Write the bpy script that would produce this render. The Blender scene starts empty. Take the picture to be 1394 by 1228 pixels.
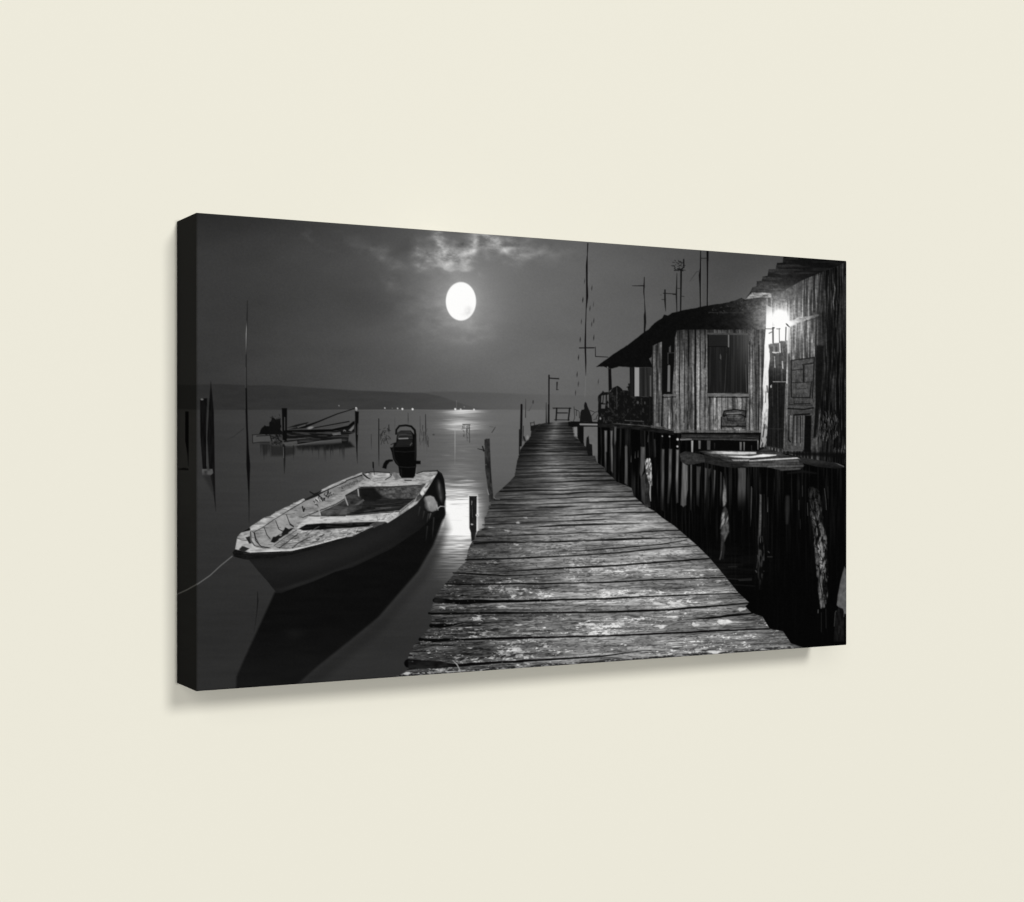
# A gallery-wrapped canvas print (black-and-white night harbour) hanging on a cream wall.
# The print is a flat object: its picture is ink on canvas, so it is built as one flat sheet
# of small faces whose ink density belongs to the print.  Each thing printed on it is a part
# of the sheet (its own mesh, butted edge to edge with its neighbours).
import bpy, math
import numpy as np

S = bpy.context.scene
COL = S.collection

# ------------------------------------------------------------------ camera, light, exposure
W, H, D = 0.5207, 0.3000, 0.0433          # print: width, height, depth off the wall (metres)
cam_d = bpy.data.cameras.new('camera')
cam = bpy.data.objects.new('camera', cam_d); COL.objects.link(cam)
cam.location = (-0.29710, -1.01547, 0.14713)
cam.rotation_euler = (math.radians(90), 0, -0.492006)
cam_d.sensor_fit = 'HORIZONTAL'; cam_d.sensor_width = 36.0
cam_d.lens = 36.0 * 2167.32 / 1394.0
cam_d.shift_y = (621.58 - 614.0) / 1394.0
cam_d.clip_start = 0.01; cam_d.clip_end = 50.0
S.camera = cam

world = bpy.data.worlds.new('World'); S.world = world
world.use_nodes = True
bg = world.node_tree.nodes['Background']
bg.inputs['Color'].default_value = (1.0, 1.0, 1.0, 1)
bg.inputs['Strength'].default_value = 0.03

def area(name, loc, target, size, watts):
    from mathutils import Vector
    l = bpy.data.lights.new(name, 'AREA'); l.shape = 'DISK'; l.size = size; l.energy = watts
    l.color = (1.0, 1.0, 1.0)
    o = bpy.data.objects.new(name, l); COL.objects.link(o); o.location = loc
    o.rotation_euler = (Vector(target) - Vector(loc)).to_track_quat('-Z', 'Y').to_euler()
    return o
area('key_lamp', (1.94, -14.0, 5.75), (0.26, 0, 0.15), 3.4, 1190.0)     # above, a little to the right
area('side_lamp', (-7.79, -14.0, 5.75), (0.26, 0, 0.15), 8.5, 590.0)    # weak, from the upper left
area('front_lamp', (0.26, -14.0, 0.15), (0.26, 0, 0.15), 1.0, 882.0)    # straight on, fills the shadows

S.view_settings.view_transform = 'Standard'; S.view_settings.look = 'None'
S.view_settings.exposure = 0.0; S.view_settings.gamma = 1.0
S.view_settings.use_curve_mapping = False

# ------------------------------------------------------------------ materials
def mat_ink():
    m = bpy.data.materials.new('printed_canvas'); m.use_nodes = True
    nt = m.node_tree; b = nt.nodes['Principled BSDF']
    at = nt.nodes.new('ShaderNodeAttribute'); at.attribute_name = 'ink'
    nt.links.new(at.outputs['Color'], b.inputs['Base Color'])
    b.inputs['Roughness'].default_value = 0.75
    b.inputs['Specular IOR Level'].default_value = 0.0
    tc = nt.nodes.new('ShaderNodeTexCoord')          # fine canvas weave
    no = nt.nodes.new('ShaderNodeTexNoise'); no.inputs['Scale'].default_value = 1800; no.inputs['Detail'].default_value = 2
    bu = nt.nodes.new('ShaderNodeBump'); bu.inputs['Strength'].default_value = 0.05; bu.inputs['Distance'].default_value = 0.0002
    nt.links.new(tc.outputs['Object'], no.inputs['Vector']); nt.links.new(no.outputs['Fac'], bu.inputs['Height'])
    nt.links.new(bu.outputs['Normal'], b.inputs['Normal'])
    return m
def mat_plain(name, c, var, scale, rough=0.9, spec=0.1, bump=0.0):
    m = bpy.data.materials.new(name); m.use_nodes = True
    nt = m.node_tree; b = nt.nodes['Principled BSDF']
    tc = nt.nodes.new('ShaderNodeTexCoord')
    no = nt.nodes.new('ShaderNodeTexNoise'); no.inputs['Scale'].default_value = scale; no.inputs['Detail'].default_value = 3
    mx = nt.nodes.new('ShaderNodeMix'); mx.data_type = 'RGBA'
    mx.inputs[6].default_value = tuple(v * (1 - var) for v in c) + (1,)
    mx.inputs[7].default_value = tuple(min(1, v * (1 + var)) for v in c) + (1,)
    nt.links.new(tc.outputs['Object'], no.inputs['Vector'])
    nt.links.new(no.outputs['Fac'], mx.inputs[0]); nt.links.new(mx.outputs[2], b.inputs['Base Color'])
    b.inputs['Roughness'].default_value = rough; b.inputs['Specular IOR Level'].default_value = spec
    if bump:
        bu = nt.nodes.new('ShaderNodeBump'); bu.inputs['Strength'].default_value = bump; bu.inputs['Distance'].default_value = 0.0005
        n2 = nt.nodes.new('ShaderNodeTexNoise'); n2.inputs['Scale'].default_value = 900; n2.inputs['Detail'].default_value = 3
        nt.links.new(tc.outputs['Object'], n2.inputs['Vector']); nt.links.new(n2.outputs['Fac'], bu.inputs['Height'])
        nt.links.new(bu.outputs['Normal'], b.inputs['Normal'])
    return m
M_INK = mat_ink()
M_WALL = mat_plain('cream_wall_paint', (0.752, 0.729, 0.628), 0.002, 3.0, bump=0.05)
M_WOOD = mat_plain('stretcher_wood', (0.42, 0.30, 0.18), 0.15, 60.0)

# ------------------------------------------------------------------ wall
def mesh_obj(name, verts, faces, mat, parent=None):
    me = bpy.data.meshes.new(name); me.from_pydata(verts, [], faces); me.materials.append(mat); me.update()
    o = bpy.data.objects.new(name, me); COL.objects.link(o); o.parent = parent
    return o
wall = mesh_obj('wall', [(-3, 0, -2.5), (4, 0, -2.5), (4, 0, 3), (-3, 0, 3), (-3, .1, -2.5), (4, .1, -2.5), (4, .1, 3), (-3, .1, 3)],
                [(0, 1, 2, 3), (5, 4, 7, 6), (4, 0, 3, 7), (1, 5, 6, 2), (3, 2, 6, 7), (4, 5, 1, 0)], M_WALL)
wall['kind'] = 'structure'

# >>>PAINT
# ------------------------------------------------------------------ the printed picture
# The motif is laid out on a working sheet (units of the designer's layout); sheet -> print is a
# plane homography fixed by the four corners of the print.
GX, GZ = 1240, 720
def homog(src, dst):
    A = []
    for (x, y), (u, v) in zip(src, dst):
        A.append([x, y, 1, 0, 0, 0, -u*x, -u*y, -u]); A.append([0, 0, 0, x, y, 1, -v*x, -v*y, -v])
    return np.linalg.svd(np.array(A, float))[2][-1].reshape(3, 3)
def apply_h(h, x, y):
    w = h[2, 0]*x + h[2, 1]*y + h[2, 2]
    return (h[0, 0]*x + h[0, 1]*y + h[0, 2]) / w, (h[1, 0]*x + h[1, 1]*y + h[1, 2]) / w
SQ = [(0, 0), (1, 0), (1, 1), (0, 1)]

def lattice(seed):
    return np.random.RandomState(seed).rand(256, 256).astype(np.float32)
_L = {}
def noise(x, y, sx, sy, seed=0):
    if seed not in _L: _L[seed] = lattice(seed)
    L = _L[seed]
    a = np.asarray(x, np.float64) / sx + 1000; b = np.asarray(y, np.float64) / sy + 1000
    i = np.floor(a).astype(int); j = np.floor(b).astype(int)
    fa = a - i; fb = b - j
    fa = fa*fa*(3-2*fa); fb = fb*fb*(3-2*fb)
    i0 = i % 256; i1 = (i+1) % 256; j0 = j % 256; j1 = (j+1) % 256
    return (L[j0, i0]*(1-fa) + L[j0, i1]*fa)*(1-fb) + (L[j1, i0]*(1-fa) + L[j1, i1]*fa)*fb
def fbm(x, y, sx, sy, seed=0, n=4):
    t = 0; a = 1.0; s = 0
    for k in range(n):
        t = t + a*noise(x + 17.3*k, y - 9.1*k, sx/2**k, sy/2**k, seed + k); s += a; a *= 0.55
    return t / s
def sst(a, b, v):
    t = np.clip((v - a) / (b - a), 0, 1); return t*t*(3-2*t)
def lin(v, xs, ys): return np.interp(v, xs, ys)

class Sheet:
    """a raster of ink tone (0-255 grey) over one face of the print"""
    def __init__(s, quad, nx, ny):
        s.h = homog(SQ, quad); s.hi = np.linalg.inv(s.h); s.nx = nx; s.ny = ny
        u, v = np.meshgrid(np.linspace(0, 1, nx), np.linspace(0, 1, ny))
        s.X, s.Y = apply_h(s.h, u, v)
        s.img = np.zeros((ny, nx)); s.id = np.zeros((ny, nx), np.int32)
    def box(s, x0, y0, x1, y1):
        xs = np.array([x0, x1, x1, x0, (x0+x1)/2, (x0+x1)/2, x0, x1]); ys = np.array([y0, y0, y1, y1, y0, y1, (y0+y1)/2, (y0+y1)/2])
        u, v = apply_h(s.hi, xs, ys)
        a = max(0, int(u.min()*(s.nx-1)) - 1); b = min(s.nx, int(u.max()*(s.nx-1)) + 3)
        c = max(0, int(v.min()*(s.ny-1)) - 1); d = min(s.ny, int(v.max()*(s.ny-1)) + 3)
        return None if (a >= b or c >= d) else (slice(c, d), slice(a, b))
    def put(s, sl, cov, val, pid):
        X, Y = s.X[sl], s.Y[sl]
        v = val(X, Y) if callable(val) else val
        s.img[sl] = s.img[sl]*(1-cov) + v*cov
        if pid is not None:
            s.id[sl] = np.where(cov > 0.5, pid, s.id[sl])
    def poly(s, pts, val, pid=None, soft=0.55, alpha=1.0, wob=0):
        P = np.array(pts, float); m = soft + 1.5 + wob
        sl = s.box(P[:, 0].min()-m, P[:, 1].min()-m, P[:, 0].max()+m, P[:, 1].max()+m)
        if sl is None: return
        X, Y = s.X[sl], s.Y[sl]
        if wob:
            X = X + wob*(noise(X, Y, 4, 4, 91) - .5)*2; Y = Y + wob*(noise(X, Y, 4, 4, 92) - .5)*2
        ins = np.zeros(X.shape, bool); d2 = np.full(X.shape, 1e9)
        n = len(P)
        for k in range(n):
            x1, y1 = P[k]; x2, y2 = P[(k+1) % n]
            if y1 != y2:
                c = ((y1 > Y) != (y2 > Y)) & (X < (x2-x1)*(Y-y1)/(y2-y1) + x1); ins ^= c
            dx, dy = x2-x1, y2-y1; q = dx*dx + dy*dy
            if q == 0: continue
            t = np.clip(((X-x1)*dx + (Y-y1)*dy)/q, 0, 1)
            d2 = np.minimum(d2, (X-x1-t*dx)**2 + (Y-y1-t*dy)**2)
        sd = np.sqrt(d2) * np.where(ins, 1, -1)
        cov = np.clip(0.5 + sd/(2*soft), 0, 1)
        if soft > 2: cov = cov*cov*(3-2*cov)
        s.put(sl, cov*(alpha(s.X[sl], s.Y[sl]) if callable(alpha) else alpha), val, pid)
    def line(s, pts, w, val, pid=None, alpha=1.0, soft=0.5):
        """polyline; w is a width or one width per point"""
        P = np.array(pts, float); ws = np.broadcast_to(np.array(w, float), (len(P),))
        m = ws.max() + 2 + soft
        sl = s.box(P[:, 0].min()-m, P[:, 1].min()-m, P[:, 0].max()+m, P[:, 1].max()+m)
        if sl is None: return
        X, Y = s.X[sl], s.Y[sl]; cov = np.zeros(X.shape)
        for k in range(len(P)-1):
            x1, y1 = P[k]; x2, y2 = P[k+1]; dx, dy = x2-x1, y2-y1; q = dx*dx+dy*dy
            if q == 0: continue
            t = np.clip(((X-x1)*dx + (Y-y1)*dy)/q, 0, 1)
            d = np.sqrt((X-x1-t*dx)**2 + (Y-y1-t*dy)**2)
            ww = ws[k] + (ws[k+1]-ws[k])*t
            c = np.clip((ww/2 - d)/(2*soft) + 0.5, 0, 1) * np.clip(ww/0.8, 0, 1)
            cov = np.maximum(cov, c)
        s.put(sl, cov*alpha, val, pid)
    def ell(s, cx, cy, rx, ry, val, pid=None, soft=0.6, alpha=1.0, rot=0.0):
        r = max(rx, ry) + soft + 2
        sl = s.box(cx-r, cy-r, cx+r, cy+r)
        if sl is None: return
        X, Y = s.X[sl]-cx, s.Y[sl]-cy
        c, q = math.cos(rot), math.sin(rot)
        a, b = X*c + Y*q, -X*q + Y*c
        d = (np.sqrt((a/rx)**2 + (b/ry)**2) - 1)*min(rx, ry)
        cov = np.clip(0.5 - d/(2*soft), 0, 1)
        s.put(sl, cov*alpha, val, pid)
    def glow(s, cx, cy, r, amt, p=2.0, rx=1.0, ry=1.0):
        d = np.sqrt(((s.X-cx)/rx)**2 + ((s.Y-cy)/ry)**2)
        s.img += amt*np.exp(-(d/r)**p)

NAMES = ['sky']; PARENT = [None]; LABEL = [None]
def part(name, parent=None, label=None):
    NAMES.append(name); PARENT.append(parent); LABEL.append(label); return len(NAMES)-1

def T(ox, oy, s):          # reads a list measured on an enlarged detail of the layout
    return lambda *v: [(ox + v[i]/s, oy + v[i+1]/s) for i in range(0, len(v), 2)]
zA = T(310, 630, 6.825); zB = T(450, 570, 6.825); zC = T(330, 540, 8.2); zD = T(500, 550, 7.744)
zE = T(590, 640, 8.773); zF = T(690, 500, 9.293); zG = T(800, 470, 9.443); zH = T(880, 430, 7.224)
zI = T(1000, 340, 8.7125); zJ = T(1020, 470, 7.2214); zK = T(800, 560, 7.675); zL = T(920, 580, 8.771)
zM = T(1020, 600, 7.671); zN = T(980, 730, 7.678); zO = T(840, 330, 6.97); zP = T(540, 740, 4.979)
zQ = T(540, 290, 4.234); zR = T(230, 530, 4.807); zU = T(800, 560, 3.61); zV = T(220, 740, 3.319)
R = np.random.RandomState(5)

def sky_tone(X, Y):
    bell = np.where(X < 700, np.exp(-((X-700)/285.)**2), np.exp(-((X-700)/370.)**2))
    v = 50 + 52*bell
    top = 289 + 0.0746*(X-268)
    v = v - 9*np.exp(-((Y-top)/35.)**2)*np.exp(-((X-330)/300.)**2) - 5*np.exp(-(Y-top)/25.)
    v = v + 6*(fbm(X, Y, 120, 45, 11) - .5)*2
    v = v - 8*np.exp(-((X-500)/70.)**2 - ((Y-410)/35.)**2)
    v = v - 6*sst(455, 485, Y + 14*(fbm(X, Y, 60, 30, 14) - .5))*np.exp(-((X-600)/130.)**2)
    return v
def moon_glow(X, Y):
    d = np.sqrt(((X-627.5)/.86)**2 + (Y-410)**2) - 26
    d = np.maximum(d, 0)
    return 26*np.exp(-d/16.) + 20*np.exp(-(d/58.)**2)
def clouds(X, Y):
    wx = X + 14*(fbm(X, Y, 22, 14, 21) - .5)*2; wy = Y + 9*(fbm(X, Y, 22, 14, 25) - .5)*2
    n = fbm(X, Y, 16, 9, 31, 5)
    def blob(cx, cy, rx, ry, a, rot=0):
        c, q = math.cos(rot), math.sin(rot); dx, dy = wx-cx, wy-cy
        return a*np.exp(-((dx*c+dy*q)/rx)**2 - ((-dx*q+dy*c)/ry)**2)
    a = (blob(612, 345, 30, 22, 30) + blob(672, 334, 40, 13, 27, .15) + blob(597, 330, 8, 17, 62, -.25) + blob(594, 350, 18, 8, 50, .3) + blob(620, 351, 20, 8, 50, .1) + blob(640, 343, 9, 15, 52, .5)
         + blob(660, 325, 22, 9, 48, .15) + blob(690, 333, 24, 11, 32, .2) + blob(575, 338, 8, 8, 34) + blob(573, 361, 10, 6, 36)
         + blob(545, 362, 10, 8, 13) + blob(518, 346, 17, 9, 17, .5) + blob(490, 330, 30, 8, 7, .5) + blob(535, 385, 22, 8, 10, .5)
         + blob(720, 345, 40, 14, 14) + blob(760, 345, 40, 10, 6) + blob(636, 366, 9, 5, 35, .4) + blob(614, 365, 14, 3, 22, .25)
         + blob(420, 320, 14, 4, 10, 1.0) + blob(435, 332, 30, 4, 7, .5) + blob(600, 425, 60, 45, 10) + blob(655, 446, 30, 6, 8, .2)
         + blob(630, 462, 45, 6, 8))
    hole = blob(627, 326, 11, 9, 26) + blob(548, 340, 14, 14, 10) + blob(740, 333, 14, 12, 6)
    return 1.15*a*np.clip(.30 + 2.5*(n-.33), 0.08, 1.75) - hole
def water_tone(X, Y):
    bell = np.where(X < 700, np.exp(-((X-700)/265.)**2), np.exp(-((X-700)/300.)**2))
    v = 52 + 50*bell
    k = sst(555, 880, Y)
    v = v*(1 - .17*k) - 37*k*bell
    v = v + 2.5*(fbm(X, Y, 60, 4, 41) - .5)*2 + 2*(fbm(X, Y, 90, 30, 42) - .5)*2
    v = v + 7*np.exp(-((X-590)/60.)**2 - ((Y-640)/45.)**2)*(noise(X, Y, 22, 1.6, 43))
    return v

def paint(s, P):
    X, Y = s.X, s.Y
    # ---- sky, clouds, moon
    s.img[:] = sky_tone(X, Y) + moon_glow(X, Y)
    s.img += clouds(X, Y)
    s.img += 1.6*(noise(X, Y, 1.4, 1.4, 3) - .5)*2
    s.ell(627.5, 410, 20.6, 26.2, lambda X, Y: 255 - 26*np.exp(-((X-638)/4.5)**2 - ((Y-423)/5.5)**2)*(.5+noise(X, Y, 3, 3, 8)) - 8*np.exp(-((X-632)/5)**2 - ((Y-428)/3)**2), P['moon'], soft=.8)
    # ---- hills
    hz = 557.8
    far = [(560, 536), (590, 533), (618, 533), (672, 534.5), (736, 537), (800, 538), (900, 539), (1160, 540), (1160, hz), (560, hz)]
    s.poly(far, lambda X, Y: lin(X, [580, 640, 700, 760, 830, 900], [78, 84, 90, 95, 92, 84]) + 3*(fbm(X, Y, 30, 5, 51)-.5), P['hill_far'], soft=1.2)
    near = [(230, 522), (268, 523), (300, 522.5), (340, 524.5), (372, 524), (400, 526), (440, 528.5), (480, 531), (520, 532.5), (548, 534), (575, 534.4), (599, 539),
            (622, 547), (641, 553.5), (662, 556.5), (700, hz), (230, hz)]
    s.poly(near, lambda X, Y: lin(X, [241, 300, 420, 540, 620, 700], [45, 47, 53, 61, 68, 82]) + 4*(fbm(X, Y, 26, 4, 52)-.5)*2, P['hill_near'], soft=.9, alpha=lambda X, Y: lin(X, [540, 610, 680], [1, .75, .05]))
    # ---- water
    wq = [(230, hz), (1170, hz), (1170, 960), (230, 960)]
    s.poly(wq, water_tone, P['water'], soft=.5)
    s.line([(440, hz), (560, hz), (640, hz+.3), (700, hz+.3)], [.3, .8, 1.0, .3], 120, alpha=.6)
    # moon path on the water
    def path(X, Y):
        b = water_tone(X, Y)
        st = noise(X, Y, 26, 1.7, 61)*.55 + noise(X, Y, 11, 1.1, 62)*.45
        cx = 628 - 0*Y
        up = np.exp(-((X-629)/24.)**2)*(lin(Y, [558, 560, 565, 569, 576, 583, 586, 592, 615, 640, 655], [1, .9, .6, .3, .95, .9, .5, .14, .12, .16, .1]))
        lo = np.exp(-np.abs((X-lin(Y, [630, 660, 735, 780], [628, 622, 627, 620]))/lin(Y, [630, 655, 690, 780], [24, 30, 30, 26]))**3.5)
        lo = lo*lin(Y, [630, 645, 653, 657, 664, 676, 690, 715, 738, 756, 772, 800], [0, .14, .28, .62, .8, 1.1, 1.35, 1.45, 1.25, .7, .3, 0])
        v = up*np.clip(.30+1.15*(st-.1), 0, 1.2)*130
        l2 = lo*np.clip(lin(Y, [650, 690, 720, 740], [.1, .62, .8, .3]) + (st-.25)*lin(Y, [650, 690, 720, 745], [1.1, .75, .5, 1.1]), 0, 1.3)*165
        return np.minimum(b + v + l2, 248)
    s.poly([(560, hz), (720, hz), (720, 800), (560, 800)], path, None, soft=.5)
    for (a, b, y, w, v, al) in [(606, 642, 578, 2.2, 200, .7), (604, 634, 583.5, 1.8, 200, .7), (612, 650, 574.5, 1.6, 180, .5), (603, 625, 571, 1.2, 180, .5),
                                (624, 648, 654, 1.8, 205, .7), (612, 640, 660.5, 2.6, 210, .6), (608, 652, 667, 1.6, 190, .5), (606, 650, 664, 1.2, 120, .5), (604, 655, 560.5, 2, 190, .5),
                                (600, 618, 619.6, 1, 140, .6), (622, 640, 613.5, 1, 135, .5), (604, 640, 630, 1, 118, .5), (610, 636, 643, 1.2, 130, .5), (594, 640, 756, 1.6, 165, .5), (600, 634, 744, 2.2, 232, .7), (598, 628, 765, 1.4, 130, .4)]:
        s.line([(a, y-.2), ((a+b)/2, y), (b, y+.3)], [.2, w, .2], v, alpha=al, soft=.7)
    s.line([(619.4, 584), (619.4, 606), (619.3, 632)], [1.1, 1.0, .3], 165, alpha=.75)
    # lights across the bay
    for nl, (x, y, r, v) in enumerate([(461.5, 552, .8, 130), (523.9, 555.3, .9, 190), (541.3, 555.8, .9, 190), (547.8, 556.5, 1.2, 235), (561.7, 556.8, 1.3, 235), (619.8, 556.8, 1.3, 240),
                       (627.2, 557, 1.0, 210), (645.3, 557.5, 1.2, 215), (534, 555.5, .5, 120), (632, 553.8, .8, 120)]):
        s.ell(x, y, r, r*1.05, v, P['shore_light'][nl], soft=.7)
    s.line([(621.5, 545), (621.5, 556)], .6, 130, alpha=.6)
    # ---- reeds and stakes behind the motor
    for x, y0, y1, w, v, al in [(515.6, 570, 634, 1.4, 14, 1), (529.4, 578, 590, 1.1, 15, 1), (505.4, 591, 612, .9, 40, .8), (537.5, 567, 590, .7, 60, .7), (555.5, 562, 579, .9, 40, .9),
                                (579.4, 564, 600, 1.1, 34, 1), (571.8, 566, 592, .8, 48, .8), (581, 590, 618, .7, 60, .8), (577, 588, 612, .9, 55, .7), (571.5, 592, 622, .5, 70, .7)]:
        s.line([(x, y0), (x+.1, (y0+y1)/2), (x+.2, y1)], [w*.7, w, w*.3], v, P['reed'], alpha=al)
    for k in range(26):
        x = 517.5 + R.rand()*13; y = 583 + R.rand()*18; s.line([(x, y), (x + R.uniform(-3, 3), y + R.uniform(-2, 7))], .7, 26, alpha=.85)
    for k in range(20):
        x = 571 + R.rand()*13; y = 577 + R.rand()*24; s.line([(x, y), (x + R.uniform(-1.5, 1.5), y + R.uniform(3, 9))], .7, 44, alpha=.7)
    for k in range(26):
        x = 629 + R.rand()*11; y = 577.5 + R.rand()*8*(1 if k % 2 else 2.2); s.line([(x, y), (x + R.uniform(-2, 2), y + R.uniform(1, 4))], .7, 62, alpha=.8)
    s.line([(630, 577.6), (640, 578)], 1.1, 60); s.line([(639, 578), (639.3, 602)], 1.2, 62, alpha=.8); s.line([(635.5, 590), (636, 600)], .9, 70, alpha=.7)
    s.ell(590.3, 591.5, 1.4, 1, 60); s.line(zD(1290, 236, 1330, 242), .8, 84); s.line(zD(1350, 242, 1330, 275, 1312, 300), [.7, 1.2, .9], 55)
    # ---- distant wrecked boat and its posts
    b = P['old_boat']
    s.poly(zC(600, 545, 1010, 520, 1200, 500, 1250, 560, 1000, 600, 620, 600), lambda X, Y: 22 + 44*sst(609, 620, Y + 5*noise(X, Y, 2.4, 40, 71)), soft=2.2, alpha=.95)
    s.poly(zC(200, 520, 300, 520, 300, 580, 270, 640, 240, 650), 36, soft=2.5, alpha=.8)
    s.poly(zC(310, 540, 590, 560, 580, 640, 480, 660, 320, 660), 30, soft=2.0, alpha=.7)
    for k in range(26):
        x = 354 + R.rand()*122; s.line([(x, 606), (x + .2, 606 + R.uniform(9, 22))], [1.5, .2], 32, alpha=.75, soft=.7)
    s.poly(zC(110, 425, 300, 412, 315, 490, 200, 500, 115, 515), 74, b)
    s.line(zC(110, 425, 300, 412), .8, 20); s.line(zC(112, 425, 116, 515, 200, 505, 300, 510), .9, 26); s.line(zC(160, 438, 300, 430), 1, 22)
    s.poly(zC(180, 410, 215, 350, 245, 312, 270, 330, 305, 328, 312, 410, 270, 430), 14, b, wob=.8)
    s.poly(zC(300, 420, 305, 280, 335, 230, 380, 250, 420, 240, 430, 300, 440, 420, 400, 440), 16, b, wob=1.6)
    for k in range(22):
        x = 367 + R.rand()*16; y = 566 + R.rand()*8; s.line([(x, y), (x + R.uniform(-3, 3), y + R.uniform(-4, 5))], .7, 22, alpha=.8)
    s.poly(zC(305, 420, 440, 420, 440, 530, 330, 545), lambda X, Y: 20 + 55*noise(X, Y, 2.2, 1.6, 72), b)
    s.poly(zC(500, 380, 620, 395, 980, 380, 1190, 330, 1255, 265, 1255, 400, 1190, 420, 1180, 520, 1110, 520, 1105, 470, 820, 500, 600, 530, 470, 545, 460, 470),
           lambda X, Y: 20 + 34*sst(.5, .8, noise(X - 4*Y, Y, 14, 1.1, 73)), b)
    s.poly(zC(470, 372, 1000, 360, 1180, 320, 1240, 270, 1250, 300, 1180, 345, 1000, 385, 700, 400, 500, 395), 10, b)
    s.poly(zC(500, 345, 600, 310, 740, 280, 720, 300, 600, 335), 22, b); s.poly(zC(520, 362, 820, 285, 900, 262, 700, 350), 16, b)
    s.line(zC(690, 330, 850, 275, 1060, 190, 1250, 132), [1.6, 1.8, 1.4, 1.0], 16, b)
    s.line(zC(770, 352, 1190, 275), [1.2, 1.6], 16, b); s.line(zC(900, 352, 1120, 310), .9, 62)
    s.line(zC(560, 392, 900, 408, 1090, 395), .8, 70, alpha=.7); s.line(zC(620, 340, 700, 315), 1.2, 88)
    s.ell(zC(760, 345)[0][0], zC(760, 345)[0][1], 4.2, 1.6, 130, rot=-.2)
    s.poly(zC(1185, 375, 1250, 308, 1245, 350, 1215, 385), 108, b)
    s.line(zC(450, 540, 620, 535, 880, 495, 1100, 475), [.8, 1.0, 1.0, .6], 92); s.line(zC(500, 480, 700, 462), 1.6, 68); s.poly(zC(450, 510, 610, 490, 615, 525, 470, 540), 76)
    s.line(zC(1010, 415, 1090, 400), 1.8, 105, alpha=.8); s.line(zC(1015, 425, 1095, 415), 1, 150, alpha=.7); s.ell(*zC(1140, 380)[0], 1.8, 1.5, 120); s.ell(*zC(1140, 386)[0], 1, 1, 20)
    s.line(zC(310, 430, 330, 490), 1.2, 15); s.line(zC(390, 430, 405, 480, 440, 500), 1.2, 15)
    p = P['stake']
    s.poly(zC(440, 125, 498, 125, 497, 470, 490, 495, 448, 478), 13, p[0]); s.line(zC(472, 230, 472, 370), 1, 70)
    s.line(zC(460, 540, 470, 700, 468, 860), [3.2, 2.2, .4], 20, alpha=.9, soft=.8); s.line(zC(456, 560, 460, 680), .8, 92)
    s.poly(zC(1256, 160, 1300, 165, 1292, 400, 1286, 520, 1282, 740, 1272, 600, 1262, 400), 12, p[1])
    s.ell(*zC(1272, 135)[0], 1.5, 2.2, 150); s.ell(*zC(1268, 122)[0], .7, .7, 220); s.line(zC(1292, 300, 1284, 420), .7, 100)
    # ---- poles on the left
    s.poly(zR(274, -58, 281, 10, 294, 150, 298, 400, 301, 600, 306, 795, 288, 640, 265, 540, 250, 320, 262, 100), lambda X, Y: 11 + 9*noise(X, Y, 1.5, 12, 74), p[2])
    s.poly(zR(203, 60, 250, 56, 248, 300, 246, 520, 222, 535, 205, 300), lambda X, Y: 11 + 9*noise(X, Y, 2, 15, 75), p[3])
    s.ell(*zR(216, 64)[0], 2.0, 1.2, 105); s.line(zR(248, 110, 246, 250, 248, 500), [.4, .7, .9], 80, alpha=.75)
    s.poly(zR(215, 520, 285, 520, 290, 545, 270, 565, 240, 555, 218, 560), lambda X, Y: 35 + 55*noise(X, Y, 4, 3, 76), p[3]); s.poly(zR(225, 565, 285, 560, 300, 700, 290, 680), 34, soft=3, alpha=.6)
    s.line([(336.8, 409), (336.2, 440), (335.2, 480), (335.0, 530)], [.8, 1.8, 1.4, 2.2], 34, p[4])
    s.line([(336.0, 436), (335.2, 455), (335.0, 482)], [.3, 1.4, .4], 128); s.line([(334.3, 500), (334.1, 556)], .8, 84, alpha=.8)
    s.poly([(334, 528), (336, 528), (337.4, 580), (338.6, 610), (340.6, 632), (339.6, 670), (339.2, 712), (338, 670), (335.4, 633), (335.6, 600), (334.2, 560)], 13, p[4])
    s.line([(305, 600), (318, 594), (332, 583)], [.3, .8, 1.0], 40, alpha=.8)
    # ---- mooring rope
    s.line([(241, 809.5), (255, 803), (268, 795.5), (286, 783), (300, 770), (316, 757)], 1.2, 106, P['rope'])
    # ---- reflection of the motor boat
    s.poly([(383, 806), (374, 806), (349.5, 860), (331, 900), (322, 921), (321, 945), (395, 940), (431, 908), (476, 872), (515, 840), (569, 778), (590, 742), (606, 700), (606, 680), (560, 700), (440, 780)],
           lambda X, Y: 13 + 7*sst(840, 930, Y) + 3*noise(X, Y, 30, 6, 77) + 7*np.exp(-((X-400)/14.)**2 - ((Y-862)/7.)**2), P['boat_shadow'], soft=1.6)
    s.poly([(606, 700), (590, 745), (570, 780), (515, 843), (476, 875), (431, 911), (395, 943), (410, 950), (520, 860), (580, 790), (612, 720)], lambda X, Y: water_tone(X, Y)*.72, None, soft=7, alpha=.55)
    s.line([(350.5, 805), (351, 818), (349.5, 835), (346, 860)], [.6, 1.6, .8, .4], 22)
    # ---- motor boat
    bt = P['motor_boat']
    hull = (zA(45, 830, 60, 870, 150, 893, 200, 902, 280, 1000, 370, 1100, 440, 1190, 455, 1205, 500, 1206, 600, 1170, 800, 1100, 1000, 1010) +
            [(480.8, 771.8), (532.4, 747), (571, 721), (588, 705), (596, 694), (607, 672), (605, 655), (597, 642)] +
            zB(950, 560, 850, 700, 760, 790, 600, 900, 400, 1010, 200, 1110) + zA(1092, 695, 1000, 720, 800, 780, 600, 830, 400, 850, 150, 840))
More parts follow.
